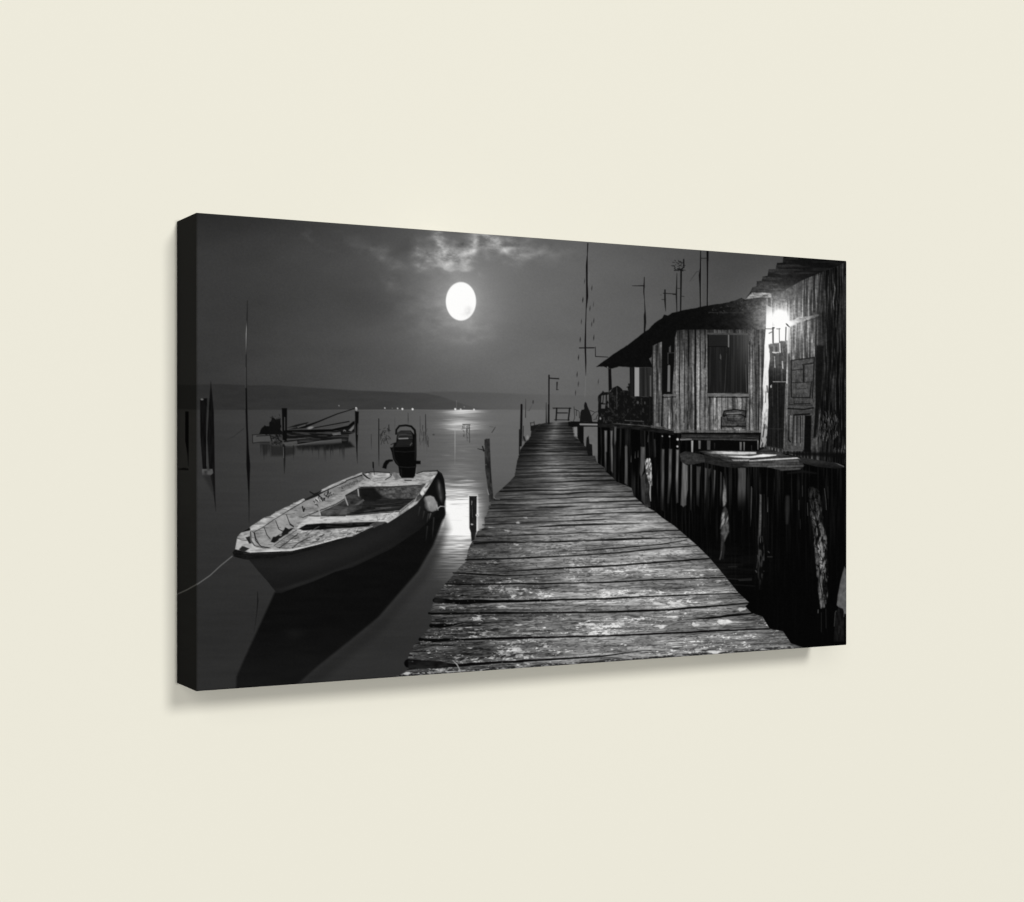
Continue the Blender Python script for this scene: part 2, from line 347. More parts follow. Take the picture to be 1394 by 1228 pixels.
    def hull_tone(X, Y):
        top = lin(X, [317, 370, 427, 479, 538, 575, 600], [752, 757, 746, 732, 702, 672, 642])
        v = 24 + 10*np.exp(-((Y-top-16)/16.)**2)*lin(X, [330, 420, 520, 590], [.5, 1, .8, .2]) + 4*(fbm(X, Y, 30, 5, 78)-.5)
        bot = lin(X, [383, 429, 481, 532, 571], [807, 792, 772, 747, 721])
        v = v + 11*np.exp(-((Y-bot+4)/3.)**2)*lin(X, [375, 400, 500, 560], [.4, 1, .5, 0])
        return v - 6*sst(560, 600, X)
    s.poly(hull, hull_tone, P['hull'])
    rail = zA(45, 830, 60, 870, 150, 893, 400, 885, 600, 852, 800, 802, 1000, 742, 1092, 702) + zB(200, 1110, 400, 1012, 600, 905, 760, 795, 850, 705, 1000, 500, 985, 485, 860, 640, 770, 760, 640, 870, 500, 960, 350, 1020, 200, 1090) + zA(1092, 680, 1000, 710, 800, 760, 600, 810, 400, 820, 210, 830, 70, 800)
    s.poly(rail, lambda X, Y: lin(X, [317, 350, 480, 540, 580], [14, 17, 20, 30, 46]) + 9*noise(X, Y, 9, 2, 79), P['gunwale'])
    # interior base, then its pieces
    inner = zA(70, 800, 90, 690, 130, 640, 200, 600, 260, 560, 330, 515, 400, 490, 450, 455, 520, 420, 580, 395, 640, 360, 710, 332, 720, 345, 870, 262, 960, 205, 1092, 150) + zB(130, 560, 290, 500, 320, 512, 400, 497, 560, 505, 800, 510, 860, 490, 990, 485, 860, 640, 770, 760, 640, 870, 500, 960, 350, 1020, 200, 1090) + zA(1092, 680, 1000, 710, 800, 760, 600, 812, 400, 822, 210, 832)
    s.poly(inner, lambda X, Y: 150 + 36*(fbm(X, Y, 7, 3, 80)-.5)*2, bt)
    # side wall inside, planked ribs
    s.poly(zA(235, 640, 330, 590, 430, 520, 560, 440, 640, 395, 720, 352, 820, 305, 880, 268, 1000, 212, 1092, 176) + zB(150, 568, 290, 520, 310, 560, 250, 605, 0, 740) + zA(1000, 350, 840, 425, 700, 492, 620, 600, 500, 660, 410, 735, 385, 785, 310, 772, 262, 725),
           lambda X, Y: lin(X, [340, 380, 410, 440, 490], [150, 152, 146, 140, 118]) + 22*(fbm(X, Y, 10, 5, 81)-.5)*2, P['inner_side'])
    s.poly(zA(440, 778, 620, 618, 850, 622, 1092, 612) + zB(350, 1010, 200, 1092) + zA(1000, 702, 800, 752, 600, 800, 470, 795), lambda X, Y: 158 + 56*(noise(X+Y*1.2, Y, 7, .95, 82)*.6+noise(X+Y, Y, 2.4, .8, 182)*.4-.5)*2 - 34*lin(X, [375, 420], [1, 0]), P['bow_floor'])
    for k in range(46):
        x = 392 + R.rand()*100; y0 = lin(x, [390, 420, 470, 500], [745, 742, 731, 720]); y1 = lin(x, [390, 405, 440, 500], [735, 722, 721, 718])
        y = y1 + (y0-y1)*R.rand(); s.line([(x, y), (x + R.uniform(2, 7), y - R.uniform(.2, 3))], R.uniform(.5, 1.1), R.choice([30, 48, 225, 215]), alpha=.8)
    s.line(zA(430, 770, 520, 700, 640, 625), 1.2, 90); s.line(zA(600, 790, 660, 740, 760, 690), 1.2, 58); s.line(zA(480, 790, 560, 730, 650, 660), 1.2, 60)
    # bow deck and bright near inner rail
    s.poly(zA(70, 800, 90, 690, 130, 640, 200, 610, 225, 640, 215, 720, 250, 768, 350, 795, 600, 806, 800, 755, 800, 765, 600, 815, 400, 824, 210, 832), lambda X, Y: 176 + 26*(noise(X, Y, 5, 3, 83)-.5)*2, P['bow_deck'])
    s.poly(zA(110, 650, 200, 600, 215, 612, 205, 628, 150, 640), 20); s.poly(zA(165, 690, 205, 680, 222, 745, 200, 750), 36); s.poly(zA(105, 800, 130, 770, 205, 795, 150, 832), 40, wob=.6)
    s.line(zA(90, 700, 130, 715, 175, 720), .9, 90); s.line(zA(212, 640, 215, 720, 250, 768, 330, 790, 400, 790), [1.6, 2.2, 1.6, 1.2, .8], 84); s.line(zA(245, 650, 262, 725, 310, 775, 385, 788), 1.2, 26)
    s.line(zA(210, 826, 400, 818, 600, 808, 800, 762, 1000, 708, 1092, 684), [.8, 1.6, 1.6, 1.4, 1.4, 1.4], 214); s.line(zA(150, 840, 330, 842, 600, 826), .6, 60)
    # bright far rail, broken paint
    far_r = zA(205, 600, 260, 562, 330, 517, 400, 490, 450, 457, 520, 422, 580, 397, 640, 362, 710, 333, 720, 348, 640, 392, 560, 440, 430, 520, 330, 590, 240, 640, 215, 625)
    s.poly(far_r, lambda X, Y: 172 + 42*(noise(X+Y*1.4, Y, 6, 1.1, 84)-.5)*2, P['far_rail'], wob=1.0)
    s.poly(zA(870, 250, 960, 205, 1092, 148) + zB(130, 560, 290, 498, 300, 515, 150, 565, 0, 640) + zA(1092, 172, 1000, 200, 880, 262), lambda X, Y: 168 + 20*(noise(X, Y, 4, 2, 85)-.5)*2, P['far_rail'])
    s.line(zA(560, 445, 720, 350, 830, 300, 900, 262, 1092, 178) + zB(150, 572, 290, 522), [.9, 1.1, 2.6, 1.4, 1.0, 1.2, 1.6], 24)
    s.line(zA(240, 645, 330, 596, 430, 526, 560, 446), .8, 40); s.line(zA(720, 340, 800, 305, 860, 265), [1.2, 3, 1.5], 30); s.line(zA(765, 268, 800, 290, 860, 270), [1.6, 2, 1.2], 26)
    for q in ((340, 600, 365, 670, 395, 705), (445, 535, 475, 615, 520, 640), (545, 480, 575, 560, 605, 585), (250, 650, 262, 700, 285, 740)):
        s.line(zA(*q), [.8, 1.1, .9], 44)
    s.poly(zA(418, 690, 450, 680, 500, 655, 530, 600, 575, 612, 625, 605, 560, 655, 480, 705, 430, 745, 395, 735), 26, wob=.8); s.line(zA(580, 570, 610, 590), 2, 40); s.ell(*zA(490, 668)[0], 2, 1.5, 140)
    s.line(zA(695, 405, 705, 450, 715, 420), 1.8, 28)
    # stringer
    s.line(zA(690, 505, 760, 470, 840, 432, 960, 385, 1092, 315) + zB(130, 700, 260, 622), [1.4, 2.6, 3.0, 3.2, 3.4, 3.2, 2.6], 158, P['inner_side'])
    s.line(zA(660, 500, 700, 505, 840, 448, 1000, 385, 1092, 330) + zB(130, 716, 250, 650), [.6, .9, .9, 1.0, 1.1, 1.1, 1.0], 26)
    # cockpit
    ck = P['cockpit']
    s.poly(zA(860, 455, 1000, 395, 1092, 340) + zB(130, 720, 255, 645, 300, 640, 880, 620, 800, 730, 640, 850, 200, 893, 0, 897) + zA(1000, 490, 870, 490), lambda X, Y: 31 + 22*(noise(X+Y*.4, Y, 12, 1.6, 86)-.3), ck)
    s.poly(zA(865, 455, 1000, 398, 1092, 345) + zB(130, 725, 250, 660, 262, 700, 300, 760, 290, 830, 150, 890, 0, 897) + zA(1000, 488, 880, 488), lambda X, Y: 72 - lin(X, [440, 490], [0, 20]) + 30*(fbm(X, Y, 8, 4, 87)-.5)*2, ck)
    s.poly(zB(390, 640, 885, 622, 790, 740, 560, 742, 480, 720), lambda X, Y: lin(X, [505, 530, 580], [48, 78, 70]) + 46*(fbm(X, Y, 4, 3, 88)-.5)*2, ck, soft=1.0)
    s.poly(zB(270, 640, 400, 640, 480, 720, 420, 770, 290, 760), 20, soft=2, alpha=.8)
    for q, v in (((310, 860, 480, 835, 660, 815), 84), ((300, 875, 480, 858, 640, 845), 16), ((330, 800, 500, 790, 700, 770), 56), ((420, 830, 560, 822), 92)): s.line(zB(*q), [.5, 1.3, .4] if len(q) > 4 else 1, v, alpha=.8)
    for q in ((130, 715, 160, 800), (255, 655, 262, 715)): s.line(zB(*q), [1.9, 1.5], 150)
    s.line(zA(845, 425, 858, 485), [2, 1.6], 165); s.poly(zB(220, 800, 300, 745, 310, 760, 260, 800), 84, wob=.8); s.poly(zB(100, 850, 160, 825, 150, 890, 80, 893), 84, soft=1)
    # clutter and lettering on the side
    for k in range(34):
        x = 428 + R.rand()*25; y = lin(x, [428, 453], [684, 671]) + R.uniform(-6, 5); s.line([(x, y), (x + R.uniform(-4, 4), y + R.uniform(-4, 4))], R.uniform(.7, 1.4), R.choice([18, 26, 190, 24, 150]), alpha=.9)
    for k, x in enumerate(np.linspace(465, 486, 11)):
        y = lin(x, [465, 486], [664, 654.5]); h = R.uniform(.8, 2.6); s.line([(x, y-h), (x+R.uniform(-.4, .6), y+R.uniform(1, 2.6))], R.uniform(.5, 1), 52, alpha=.85)
        if R.rand() < .45: s.line([(x, y + R.uniform(-2, 2)), (x+R.uniform(1, 2.2), y - R.uniform(0, 2))], .6, 62, alpha=.8)
    # thwart
    s.poly(zA(640, 605, 700, 540, 762, 492, 1092, 495) + zB(0, 905, 640, 868, 600, 905, 505, 962, 430, 952, 0, 965) + zA(1092, 556, 880, 557, 720, 578, 660, 610), lambda X, Y: 192 + 24*(fbm(X, Y, 14, 1.6, 89)-.5)*2, P['thwart'])
    s.line(zA(760, 492, 1092, 494) + zB(0, 898, 250, 893, 640, 858), .9, 18)
    s.poly(zA(655, 612, 730, 570, 880, 560, 1092, 560) + zB(0, 968, 430, 955, 385, 995, 200, 1012, 0, 1020) + zA(960, 612, 850, 622, 700, 626), lambda X, Y: 15 + 20*sst(.6, .9, noise(X, Y, 14, 1.4, 95)), P['thwart'])
    s.line(zA(770, 640, 820, 605, 850, 590), .8, 90); s.line(zB(0, 970, 200, 975), .9, 110, alpha=.6)
    s.line(zB(430, 905, 440, 950), 1.4, 150); s.line(zB(370, 990, 420, 965, 520, 955), [2, 2.4, 1.2], 88); s.poly(zB(380, 980, 430, 955, 510, 965, 400, 1015), 70, wob=.8)
    for k in range(18):
        x = 512 + R.rand()*26; y = lin(x, [512, 540], [707, 699]) + R.uniform(-3, 3); s.line([(x, y), (x+R.uniform(1, 4), y-1)], .7, R.choice([60, 230, 90]), alpha=.7)
    # aft deck
    s.poly(zB(260, 612, 330, 568, 300, 540, 320, 512, 400, 496, 560, 504, 600, 560, 760, 556, 800, 515, 860, 491, 992, 487, 880, 610, 700, 626, 280, 632), lambda X, Y: lin(Y, [642, 655, 661], [156, 164, 176]) + 36*(fbm(X, Y, 6, 2, 96)-.5)*2, P['aft_deck'])
    s.poly(zB(320, 512, 400, 496, 555, 504, 540, 535, 420, 545, 340, 540), lambda X, Y: 172 + 60*(noise(X, Y, 4, 1.5, 97)-.5)*2, P['aft_deck'])
    s.line(zB(330, 500, 400, 490, 550, 500, 560, 520), 1.0, 28); s.line(zB(800, 510, 860, 488, 990, 484), [.8, 1.2, 1.2], 20); s.line(zB(510, 565, 560, 535, 570, 505), 1.2, 50)
    s.line(zB(300, 610, 420, 590, 700, 596, 890, 590), [1, 2.6, 2.6, 1.5], 178); s.line(zB(280, 634, 560, 630, 880, 612), 1.1, 22); s.line(zB(690, 572, 750, 572), 1.2, 36)
    s.line(zB(300, 510, 340, 545, 370, 560), [1.8, 2, .8], 34); s.poly(zB(570, 500, 600, 495, 660, 555, 600, 560), lambda X, Y: 100 + 30*noise(X, Y, 3, 3, 98))
    # near side rail, aft half, pale
    s.poly(zB(1000, 500, 985, 490, 880, 612, 845, 660, 780, 752, 640, 868, 510, 955, 530, 968, 660, 885, 800, 790, 880, 690), lambda X, Y: 160 + 40*(noise(X+Y, Y, 5, 5, 99)-.5)*2, P['gunwale'])
    s.poly(zB(800, 720, 835, 690, 850, 730, 790, 770), 70, wob=.8); s.ell(*zB(852, 690)[0], 2.4, 2.6, 215); s.line(zB(640, 872, 770, 762), .8, 60); s.line(zB(885, 640, 1000, 510), 1.6, 120)
    # stern quarter
    s.poly(zB(1000, 490, 1040, 525, 1060, 600, 1072, 740, 1050, 800, 1000, 790, 960, 720, 900, 700, 880, 690), 15, P['hull'])
    s.line(zB(990, 478, 1030, 510, 1055, 570), [1, 1.6, 1.2], 20, P['hull'])
    s.ell(*zB(1018, 670)[0], 4.6, 14, lambda X, Y: 30 + 52*np.exp(-((X-599-(Y-668)*.12)/1.9)**2)*(.5+noise(X, Y, 3, 8, 100)), P['fender'][1], rot=-.22, soft=1.4)
    s.poly(zB(862, 745, 880, 726, 925, 714, 960, 724, 985, 770, 998, 820, 990, 850, 950, 862, 900, 858, 880, 830, 872, 780), lambda X, Y: 140 - 70*sst(583, 577, X - .25*(Y-684)) - 30*sst(688, 697, Y) - 26*sst(592, 597, X) + 22*(fbm(X, Y, 4, 5, 100)-.5)*2, P['fender'][0], soft=.9, wob=.5)
    s.line(zB(985, 800, 998, 845), [2, 1.2], 150, soft=.8); s.ell(*zB(1035, 875)[0], 4.6, 8.6, 16, soft=1); s.line(zB(1000, 830, 1020, 812, 1060, 815, 1080, 808), [1.2, .8, .8, .4], 185)
    for x, y0, y1, v in ((930, 880, 930, 120), (910, 885, 960, 70), (870, 860, 930, 60), (830, 820, 900, 60), (960, 920, 1100, 62), (900, 1000, 1130, 50)): s.line(zB(x, y0, x-14, y1), [1.6, .4], v, alpha=.7, soft=.9)
    # motor
    m = P['outboard_motor']
    s.poly(zB(610, 215, 612, 190, 620, 130, 655, 108, 745, 108, 772, 140, 797, 150, 800, 330, 797, 388, 838, 390, 836, 421, 797, 421, 795, 445, 785, 530, 770, 550, 660, 550, 640, 520, 630, 440, 602, 412, 580, 370, 568, 310, 552, 266, 580, 262, 590, 225), 10, m)
    s.poly(zB(625, 200, 640, 190, 760, 190, 762, 250, 600, 258), 30, soft=1.2); s.poly(zB(622, 130, 650, 110, 740, 110, 760, 140, 765, 185, 620, 190), lambda X, Y: 36 + 18*noise(X, Y, 14, 1.5, 101))
    s.line(zB(590, 230, 580, 290, 592, 370, 630, 425), [.6, 1.6, 1.6, .6], 34, alpha=.8, soft=1.0); s.line(zB(786, 170, 790, 260, 786, 380), [.8, 1.8, .8], 36, alpha=.8, soft=1.0)
    s.line(zB(600, 300, 690, 308, 780, 300), .8, 30); s.line(zB(640, 445, 720, 452, 790, 446), .9, 34); s.line(zB(655, 470, 660, 535), 1.2, 28, soft=.9); s.line(zB(640, 150, 700, 146, 750, 152), .8, 66); s.line(zB(634, 166, 755, 166), .7, 20)
    s.line(zB(636, 184, 718, 181), 1.5, 128); s.line(zB(628, 172, 640, 148, 700, 142), .8, 62); s.line(zB(740, 245, 755, 225), 1.2, 80); s.line(zB(560, 240, 590, 225), 1, 24); s.line(zB(600, 257, 740, 257), .7, 40)
    s.line(zB(608, 140, 612, 100, 640, 66, 700, 60, 750, 70, 782, 105, 788, 150), [2.4, 2.6, 2.6, 2.6, 2.8, 3, 3], 16, m)
    s.poly(zB(578, 378, 545, 376, 512, 386, 492, 415, 480, 455, 518, 466, 526, 430, 548, 402, 580, 393), 11, m)
    s.line(zB(800, 455, 790, 530), .8, 120, alpha=.6); s.line(zB(395, 404, 397, 450), [1.8, 2.0], 12, bt); s.line(zB(398, 450, 405, 495, 407, 520), [1.2, .8, .6], 26)

    # ---- pier
    pr = P['pier']
    left = zF(500, 700, 430, 715, 310, 795, 300, 870, 250, 930, 170, 1040, 155, 1115) + [(704, 627), (702, 640), (700.6, 648), (692.4, 656.7), (674.9, 672.5), (672.4, 677)] + zE(665, 412, 635, 540, 605, 568, 615, 640, 605, 690, 530, 725, 490, 810, 445, 880, 415, 950, 395, 1060, 395, 1085, 320, 1150, 255, 1228) + \
        zP(340, 262, 258, 357, 250, 395, 225, 468, 240, 500, 233, 550, 210, 585, 160, 640, 160, 665, 125, 680, 98, 715, 78, 770, 75, 845, 60, 868, 8, 897)
    right = zF(780, 690, 830, 760, 850, 880, 970, 950, 1000, 1005, 1080, 1010) + zK(100, 540, 180, 590, 190, 630, 265, 690, 300, 735, 390, 770, 460, 800, 480, 880, 560, 950, 640, 1010, 700, 1040, 780, 1110, 900, 1190) + zU(445, 578, 540, 660, 600, 720, 680, 815, 740, 890, 795, 940, 775, 958, 805, 990, 860, 1008, 895, 1068, 960, 1080, 1000, 1140, 1055, 1158)
    outline = left + [(520, 960), (1100, 960)] + right[::-1]
    def lx(Y): return np.interp(Y, [575, 600, 620, 648, 673, 720, 760, 800, 850, 900], [742, 717, 706, 700, 675, 652, 636, 604, 585, 552])
    def rx(Y): return np.interp(Y, [575, 600, 620, 650, 690, 720, 760, 806, 855, 880], [776, 793, 803, 834, 882, 924, 966, 1005, 1048, 1091])
    def plank(X, Y):
        tilt = (X-760)*lin(Y, [575, 640, 700, 800, 900], [0, -.018, -.030, -.022, -.028])
        Yp = Y - tilt
        t = (X-lx(Y))/(rx(Y)-lx(Y))
        Xw = X + 6*(noise(X, Yp, 30, 5, 109)-.5); Yw = Yp + 2.2*(fbm(X, Yp, 26, 7, 110)-.5)
        fine = noise(Xw, Yw, 18, .9, 111)*.6 + noise(Xw, Yw, 4.2, .75, 112)*.4
        grain = fbm(Xw, Yw, 46, 2.6, 113, 4)
        base = lin(Y, [575, 585, 605, 640, 680, 720, 760, 820, 870, 910], [66, 70, 66, 88, 120, 132, 132, 126, 118, 108])
        side = lin(t, [0, .12, .3, .47, .55, .72, .9, 1], [.55, .62, .84, 1.12, 1.14, 1.16, 1.06, .84])
        farc = lin(t, [0, .2, .45, .7, 1], [.40, .6, 1.30, .75, .5])
        kk = sst(590, 690, Y); v = base*(side*kk + farc*(1-kk))
        amp = lin(Y, [575, 640, 720, 800, 900], [.42, .48, .42, .44, .52])*(1 + 1.0*sst(.45, 0, t)*sst(740, 860, Y))
        v = v*(1 + amp*((fine-.5)*1.5 + (grain-.5)*1.7))
        v = v*(.82 + .36*noise(X/60, Yp, 1.5, 9, 114))*(.86 + .28*fbm(X, Yp, 60, 10, 108, 3))
        # worn white paint: in patches, broken along the grain
        xr = Xw*.93 + Yw*.9; yr = Yw - .16*Xw; sp = noise(xr, yr, 6, 1.9, 115)*.40 + noise(xr*.8-Yw, Yw + .3*Xw, 2.6, 1.6, 116)*.35 + noise(Xw + .7*Yw, Yw - .1*Xw, 1.5, .9, 120)*.25
        reg = fbm(X, Y, 46, 15, 117, 3)
        k = sst(.60, .86, sp + 1.15*(reg-.56))*sst(680, 800, Y)
        v = v + k*lin(Y, [650, 760, 900], [28, 60, 96])*(.5 + 1.0*noise(Xw, Yw, 12, 1.0, 130))
        v = v - 34*sst(.66, .9, noise(Xw, Yw, 9, .9, 118))*sst(650, 820, Y)
        ck = 1 - np.abs(fbm(Xw, Yw, 18, 2.6, 119, 3)*2 - 1)*7
        v = v*(1 - .34*np.clip(ck, 0, 1)*sst(660, 760, Y))
        return np.clip(v, 6, 235)
    s.poly(outline, plank, pr, soft=.6)
    # far plank joints
    def gap(pts, ws, v=8, al=.95): s.line(pts, ws, v, alpha=al, soft=.6)
    yy = 744.
    while True:
        yy -= lin(yy, [575, 600, 640, 700, 750], [3.2, 4.4, 5.2, 6.6, 8.5])*R.uniform(.6, 1.35)
        if yy < 579: break
        a, bb = lx(yy), rx(yy)
        sl = lin(yy, [575, 640, 700, 760], [0, -.018, -.034, -.028])*R.uniform(.6, 1.4); wdt = lin(yy, [580, 620, 680, 750], [.9, 1.2, 1.6, 1.9])*R.uniform(.6, 1.3)
        f = lambda x: yy + (x-760)*sl + (noise(np.array([x]), np.array([yy]), 40, 3, 121)[0]-.5)*lin(yy, [590, 750], [1.2, 4])
        xs = np.linspace(a, bb, 13); ws = wdt*np.clip(-.25 + 2.2*noise(xs, xs*0+yy*3, 40, 1, 122), .0, 1.7)
        gap([(x, f(x)) for x in xs], ws, 14, lin(yy, [580, 640, 740], [.7, .8, .92]))
        k0 = R.randint(0, 8); hl = xs[k0:k0+R.randint(3, 6)]
        if len(hl) > 2: s.line([(x, f(x)+wdt*.5+1.1) for x in hl], [.2] + [1.0]*(len(hl)-2) + [.2], 165, alpha=lin(yy, [580, 640, 740], [.15, .35, .45]))
        for q in range(3):
            x = R.uniform(a, bb-20); l = R.uniform(12, 60); y = yy + R.uniform(1.5, 5)
            s.line([(x, y), (x+l*.5, y-l*.012+R.uniform(-.4, .4)), (min(x+l, bb-2), y-l*.03)], [.2, lin(yy, [580, 740], [.7, 1.1]), .2], R.choice([16, 24, 150, 20]), alpha=.55)
    # near plank joints, one by one
    G = [([(556, 903), (600, 905), (622, 906), (680, 901.5), (741, 897.8), (820, 893), (870, 886.5)], [11, 9, 4.5, 3.2, 2.6, 2, .6]),
         ([(572, 870.5), (590, 871.5), (620, 870.6), (680, 868.7), (760, 867), (820, 865.5), (910, 862), (980, 858.5), (1047, 856)], [4.6, 4.6, 3.8, 3, 2.6, 2.2, 2.2, 2.4, 2]),
         ([(587, 851.5), (605, 851.5), (618, 850), (632, 847)], [6, 5.5, 3, .3]),
         ([(584, 835), (660, 834.6), (740, 834.2), (800, 833.4), (860, 832), (911, 830), (988, 823.5), (1020, 820.8)], [2.6, 2.6, 2.2, 2.4, 2.8, 2.8, 2.2, 1.6]),
         ([(930, 843.5), (970, 841), (1000, 837), (1024, 834.8)], [.4, 3, 3, 2]),
         ([(592, 817), (625, 819), (660, 818.6), (711, 818), (760, 816.5), (820, 815), (911, 810.7), (1005, 807.6)], [6, 7, 5, 3.6, 2.6, 2.4, 2, 1.2]),
         ([(607, 795), (680, 795), (760, 794), (820, 792.6), (883, 789.6), (986, 786.2)], [2, 2.2, 1.8, 2, 2, 1.6]),
         ([(662, 779), (711, 776.6), (770, 773), (820, 770.8), (883, 766.4), (930, 763), (966, 760)], [.4, 1.4, 2.2, 2.4, 2.2, 2.4, 1.6]),
         ([(617, 779.5), (650, 781.5), (690, 784), (751, 780.5)], [1.6, 2.2, 1.4, .3]),
         ([(634, 761.5), (711, 759.6), (770, 756.5), (820, 754), (883, 748), (950, 742.6)], [2.2, 2, 1.6, 1.6, 1.8, 1.4]),
         ([(736, 752), (790, 749.6), (840, 746.2), (900, 741), (935, 735)], [.4, 1.4, 1.4, 1.4, .8])]
    for pts, ws in G:
        n = []; w2 = []
        for i in range(len(pts)-1):
            for u in (0, .33, .66):
                x = pts[i][0]+(pts[i+1][0]-pts[i][0])*u; y = pts[i][1]+(pts[i+1][1]-pts[i][1])*u + R.uniform(-.35, .35)
                n.append((x, y)); w2.append((ws[i]+(ws[i+1]-ws[i])*u)*R.uniform(.8, 1.15))
        n.append(pts[-1]); w2.append(ws[-1])
        gap(n, w2, 7, .97)
        s.line([(x, y - wv*.5 - 1.0) for (x, y), wv in zip(n, w2)][3:], .9, 165, alpha=.28)
        s.line([(x, y + wv*.5 + .9) for (x, y), wv in zip(n, w2)][3:], .8, 150, alpha=.25)
    # plank end faces on the left, dark
    for q in (zP(258, 360, 330, 372, 330, 400, 250, 395), zP(78, 790, 330, 800, 400, 832, 200, 845, 80, 850)): s.poly(q, lambda X, Y: 16 + 22*noise(X, Y, 6, 2, 123), soft=1.0, alpha=.85)
    # front edge debris
    s.poly([(540, 921), (552, 915), (600, 913.5), (640, 911), (700, 906.5), (760, 903), (820, 899), (880, 894), (940, 889.5), (1030, 883), (1064, 879.5), (1092, 880.5), (1092, 900), (540, 930)], lambda X, Y: 38 + 120*sst(.40, .75, noise(X, Y+.05*X, 12, 1.8, 124)*.5+noise(X, Y, 2.5, 1.2, 125)*.5), pr, soft=1.0, alpha=.9)
    for x, y, a, bq, v in [(554, 916.5, 5, 2, 205), (655, 912.5, 2, 1.2, 220), (626, 912, 1.6, 1.2, 200), (706, 905.3, 3, 1.3, 225), (780, 902.3, 2, 1.2, 200), (972, 888, 13, 2.6, 240), (717, 903, 5, 1.2, 190), (790, 884, 8, 5, 150),
                           (684, 804.5, 4, 1, 215), (700, 810, 3, .9, 240), (602, 826.6, 4, .9, 225), (684, 826, 8, 1.4, 205), (652, 838, 4, 1, 215), (672, 842, 6, .9, 210), (706, 850.5, 6, 1.1, 215), (725, 854.5, 6, .8, 200), (627, 855.5, 4, 1.3, 205), (640, 881.5, 4, 1.1, 215),
                           (802, 849.5, 7, 2.4, 235), (847, 849, 5, 3, 225), (900, 852.5, 9, 2.6, 240), (946, 850, 6, 3, 230), (985, 846.5, 12, 3.2, 242), (896, 822, 9, 2.2, 230), (920, 821, 10, 2.2, 228), (974, 819.5, 9, 2, 205), (1010, 829.5, 8, 2, 205), (890, 819.5, 5, 1, 200),
                           (870, 805, 8, 1, 180), (942, 810, 5, .8, 180), (800, 857, 6, 2.4, 160), (880, 872, 16, 6, 135), (790, 863, 4, 1, 200), (703, 741, 4, 1, 205), (705, 711, 3, .9, 215), (690, 722, 5, 1, 190), (716, 705, 3, .7, 205), (668, 717.5, 5, .9, 180)]:
        s.poly([(x+a*math.cos(t)*R.uniform(.6, 1.2), y+bq*math.sin(t)*R.uniform(.6, 1.2)) for t in np.linspace(0, 6.0, 11)], lambda X, Y: v - 40*noise(X, Y, 2.5, 1.4, 126), soft=.8, alpha=.95, wob=1.0)
    for k in range(130):
        y = R.uniform(770, 905); a = lx(y); x = a + 4 + (R.rand()**1.8)*min(rx(y)-a, 300); l = R.uniform(1, 4.5)
        s.line([(x, y), (x+l*.4, y+R.uniform(-.8, .6)), (x+l, y-R.uniform(-.3, .6))], [.3, R.uniform(.5, 1.2), .2], R.uniform(130, 215), alpha=.6)
    for k in range(190):
        y = R.uniform(690, 905); a, bq = lx(y), rx(y); x = R.uniform(a, bq); l = R.uniform(5, 34)
        if x + l < bq: s.line([(x, y), (x+l*.5, y-l*.0125+R.uniform(-.5, .5)), (x+l, y-l*.025)], [.1, R.uniform(.5, 1.0), .1], R.uniform(12, 36), alpha=.7)
    s.line(zP(380, 790, 410, 820, 425, 850, 435, 870), [.8, 1.6, 1.3, 1.2], 150)

    # ---- posts by the pier, far end
    p2 = P['post']
    s.poly([(659.5, 598.5), (662, 597), (666.6, 597), (667.2, 612), (667.9, 627.5), (669, 648), (672, 681), (666, 683.5), (665, 670), (660.6, 640), (659.6, 616)], lambda X, Y: 30 + 26*noise(X, Y, 2, 5, 131), p2[0])
    s.line(zD(1165, 470, 1200, 478, 1235, 488), [.8, 1.2, 1.4], 34); s.line(zD(1215, 445, 1225, 480, 1228, 495), 1.6, 24); s.line(zD(1240, 640, 1255, 636), 1, 90); s.line(zE(640, 220, 660, 290), [.6, 1.4], 140, alpha=.8); s.line(zE(722, 320, 742, 343, 790, 346), .8, 130, alpha=.7)
    s.poly(zE(415, 298, 428, 290, 530, 290, 540, 540, 530, 720, 515, 725, 445, 730, 420, 690), 238, soft=1.2, alpha=.75)
    s.line(zE(545, 560, 555, 700), 5, 150, alpha=.6, soft=1.2)
    s.poly(zE(428, 308, 518, 308, 516, 560, 515, 725, 490, 830, 455, 850, 446, 745, 430, 690), lambda X, Y: 24 + 14*noise(X, Y, 2, 8, 132), p2[1])
    s.line(zE(460, 370, 456, 410), 1.2, 120); s.line(zE(462, 420, 468, 560), .7, 70); s.ell(*zE(460, 646)[0], 1.6, 1, 175); s.ell(*zE(525, 536)[0], 2.2, 1.6, 225); s.ell(*zE(525, 536)[0], .9, .6, 130); s.line(zE(430, 311, 518, 311), .6, 70)
    s.line([(710, 551), (709.6, 580), (708.6, 606)], [2.8, 3.2, 3.6], 22, p2[2]); s.line([(707.2, 585), (707, 618)], 1.6, 30); s.line([(712.5, 580), (712, 600)], 1, 40)
    s.line([(715.8, 543), (715.4, 568)], [.6, 1.2], 48); s.line([(725.8, 545.5), (725.6, 548.5)], 1.6, 50); s.line([(725, 550), (720.5, 558.5), (717, 558.8)], [.5, .9, .5], 72)
    lp = P['pier_lamp_post']
    s.line([(747.4, 511), (747.2, 560), (747, 576)], [2.0, 1.5, 2.4], 18, lp); s.line([(748, 514.6), (760.6, 515.4)], 1.6, 24, lp); s.line([(758.4, 520.5), (758.1, 530)], [2, 1.2], 34, lp); s.line([(757.4, 530.4), (760, 530.4)], 1, 40, lp)
    s.line([(747, 551), (746.8, 576)], 2.4, 24, lp); s.line([(743.6, 548), (743.6, 575)], [.6, 1.6], 32)
    bn = P['bench']
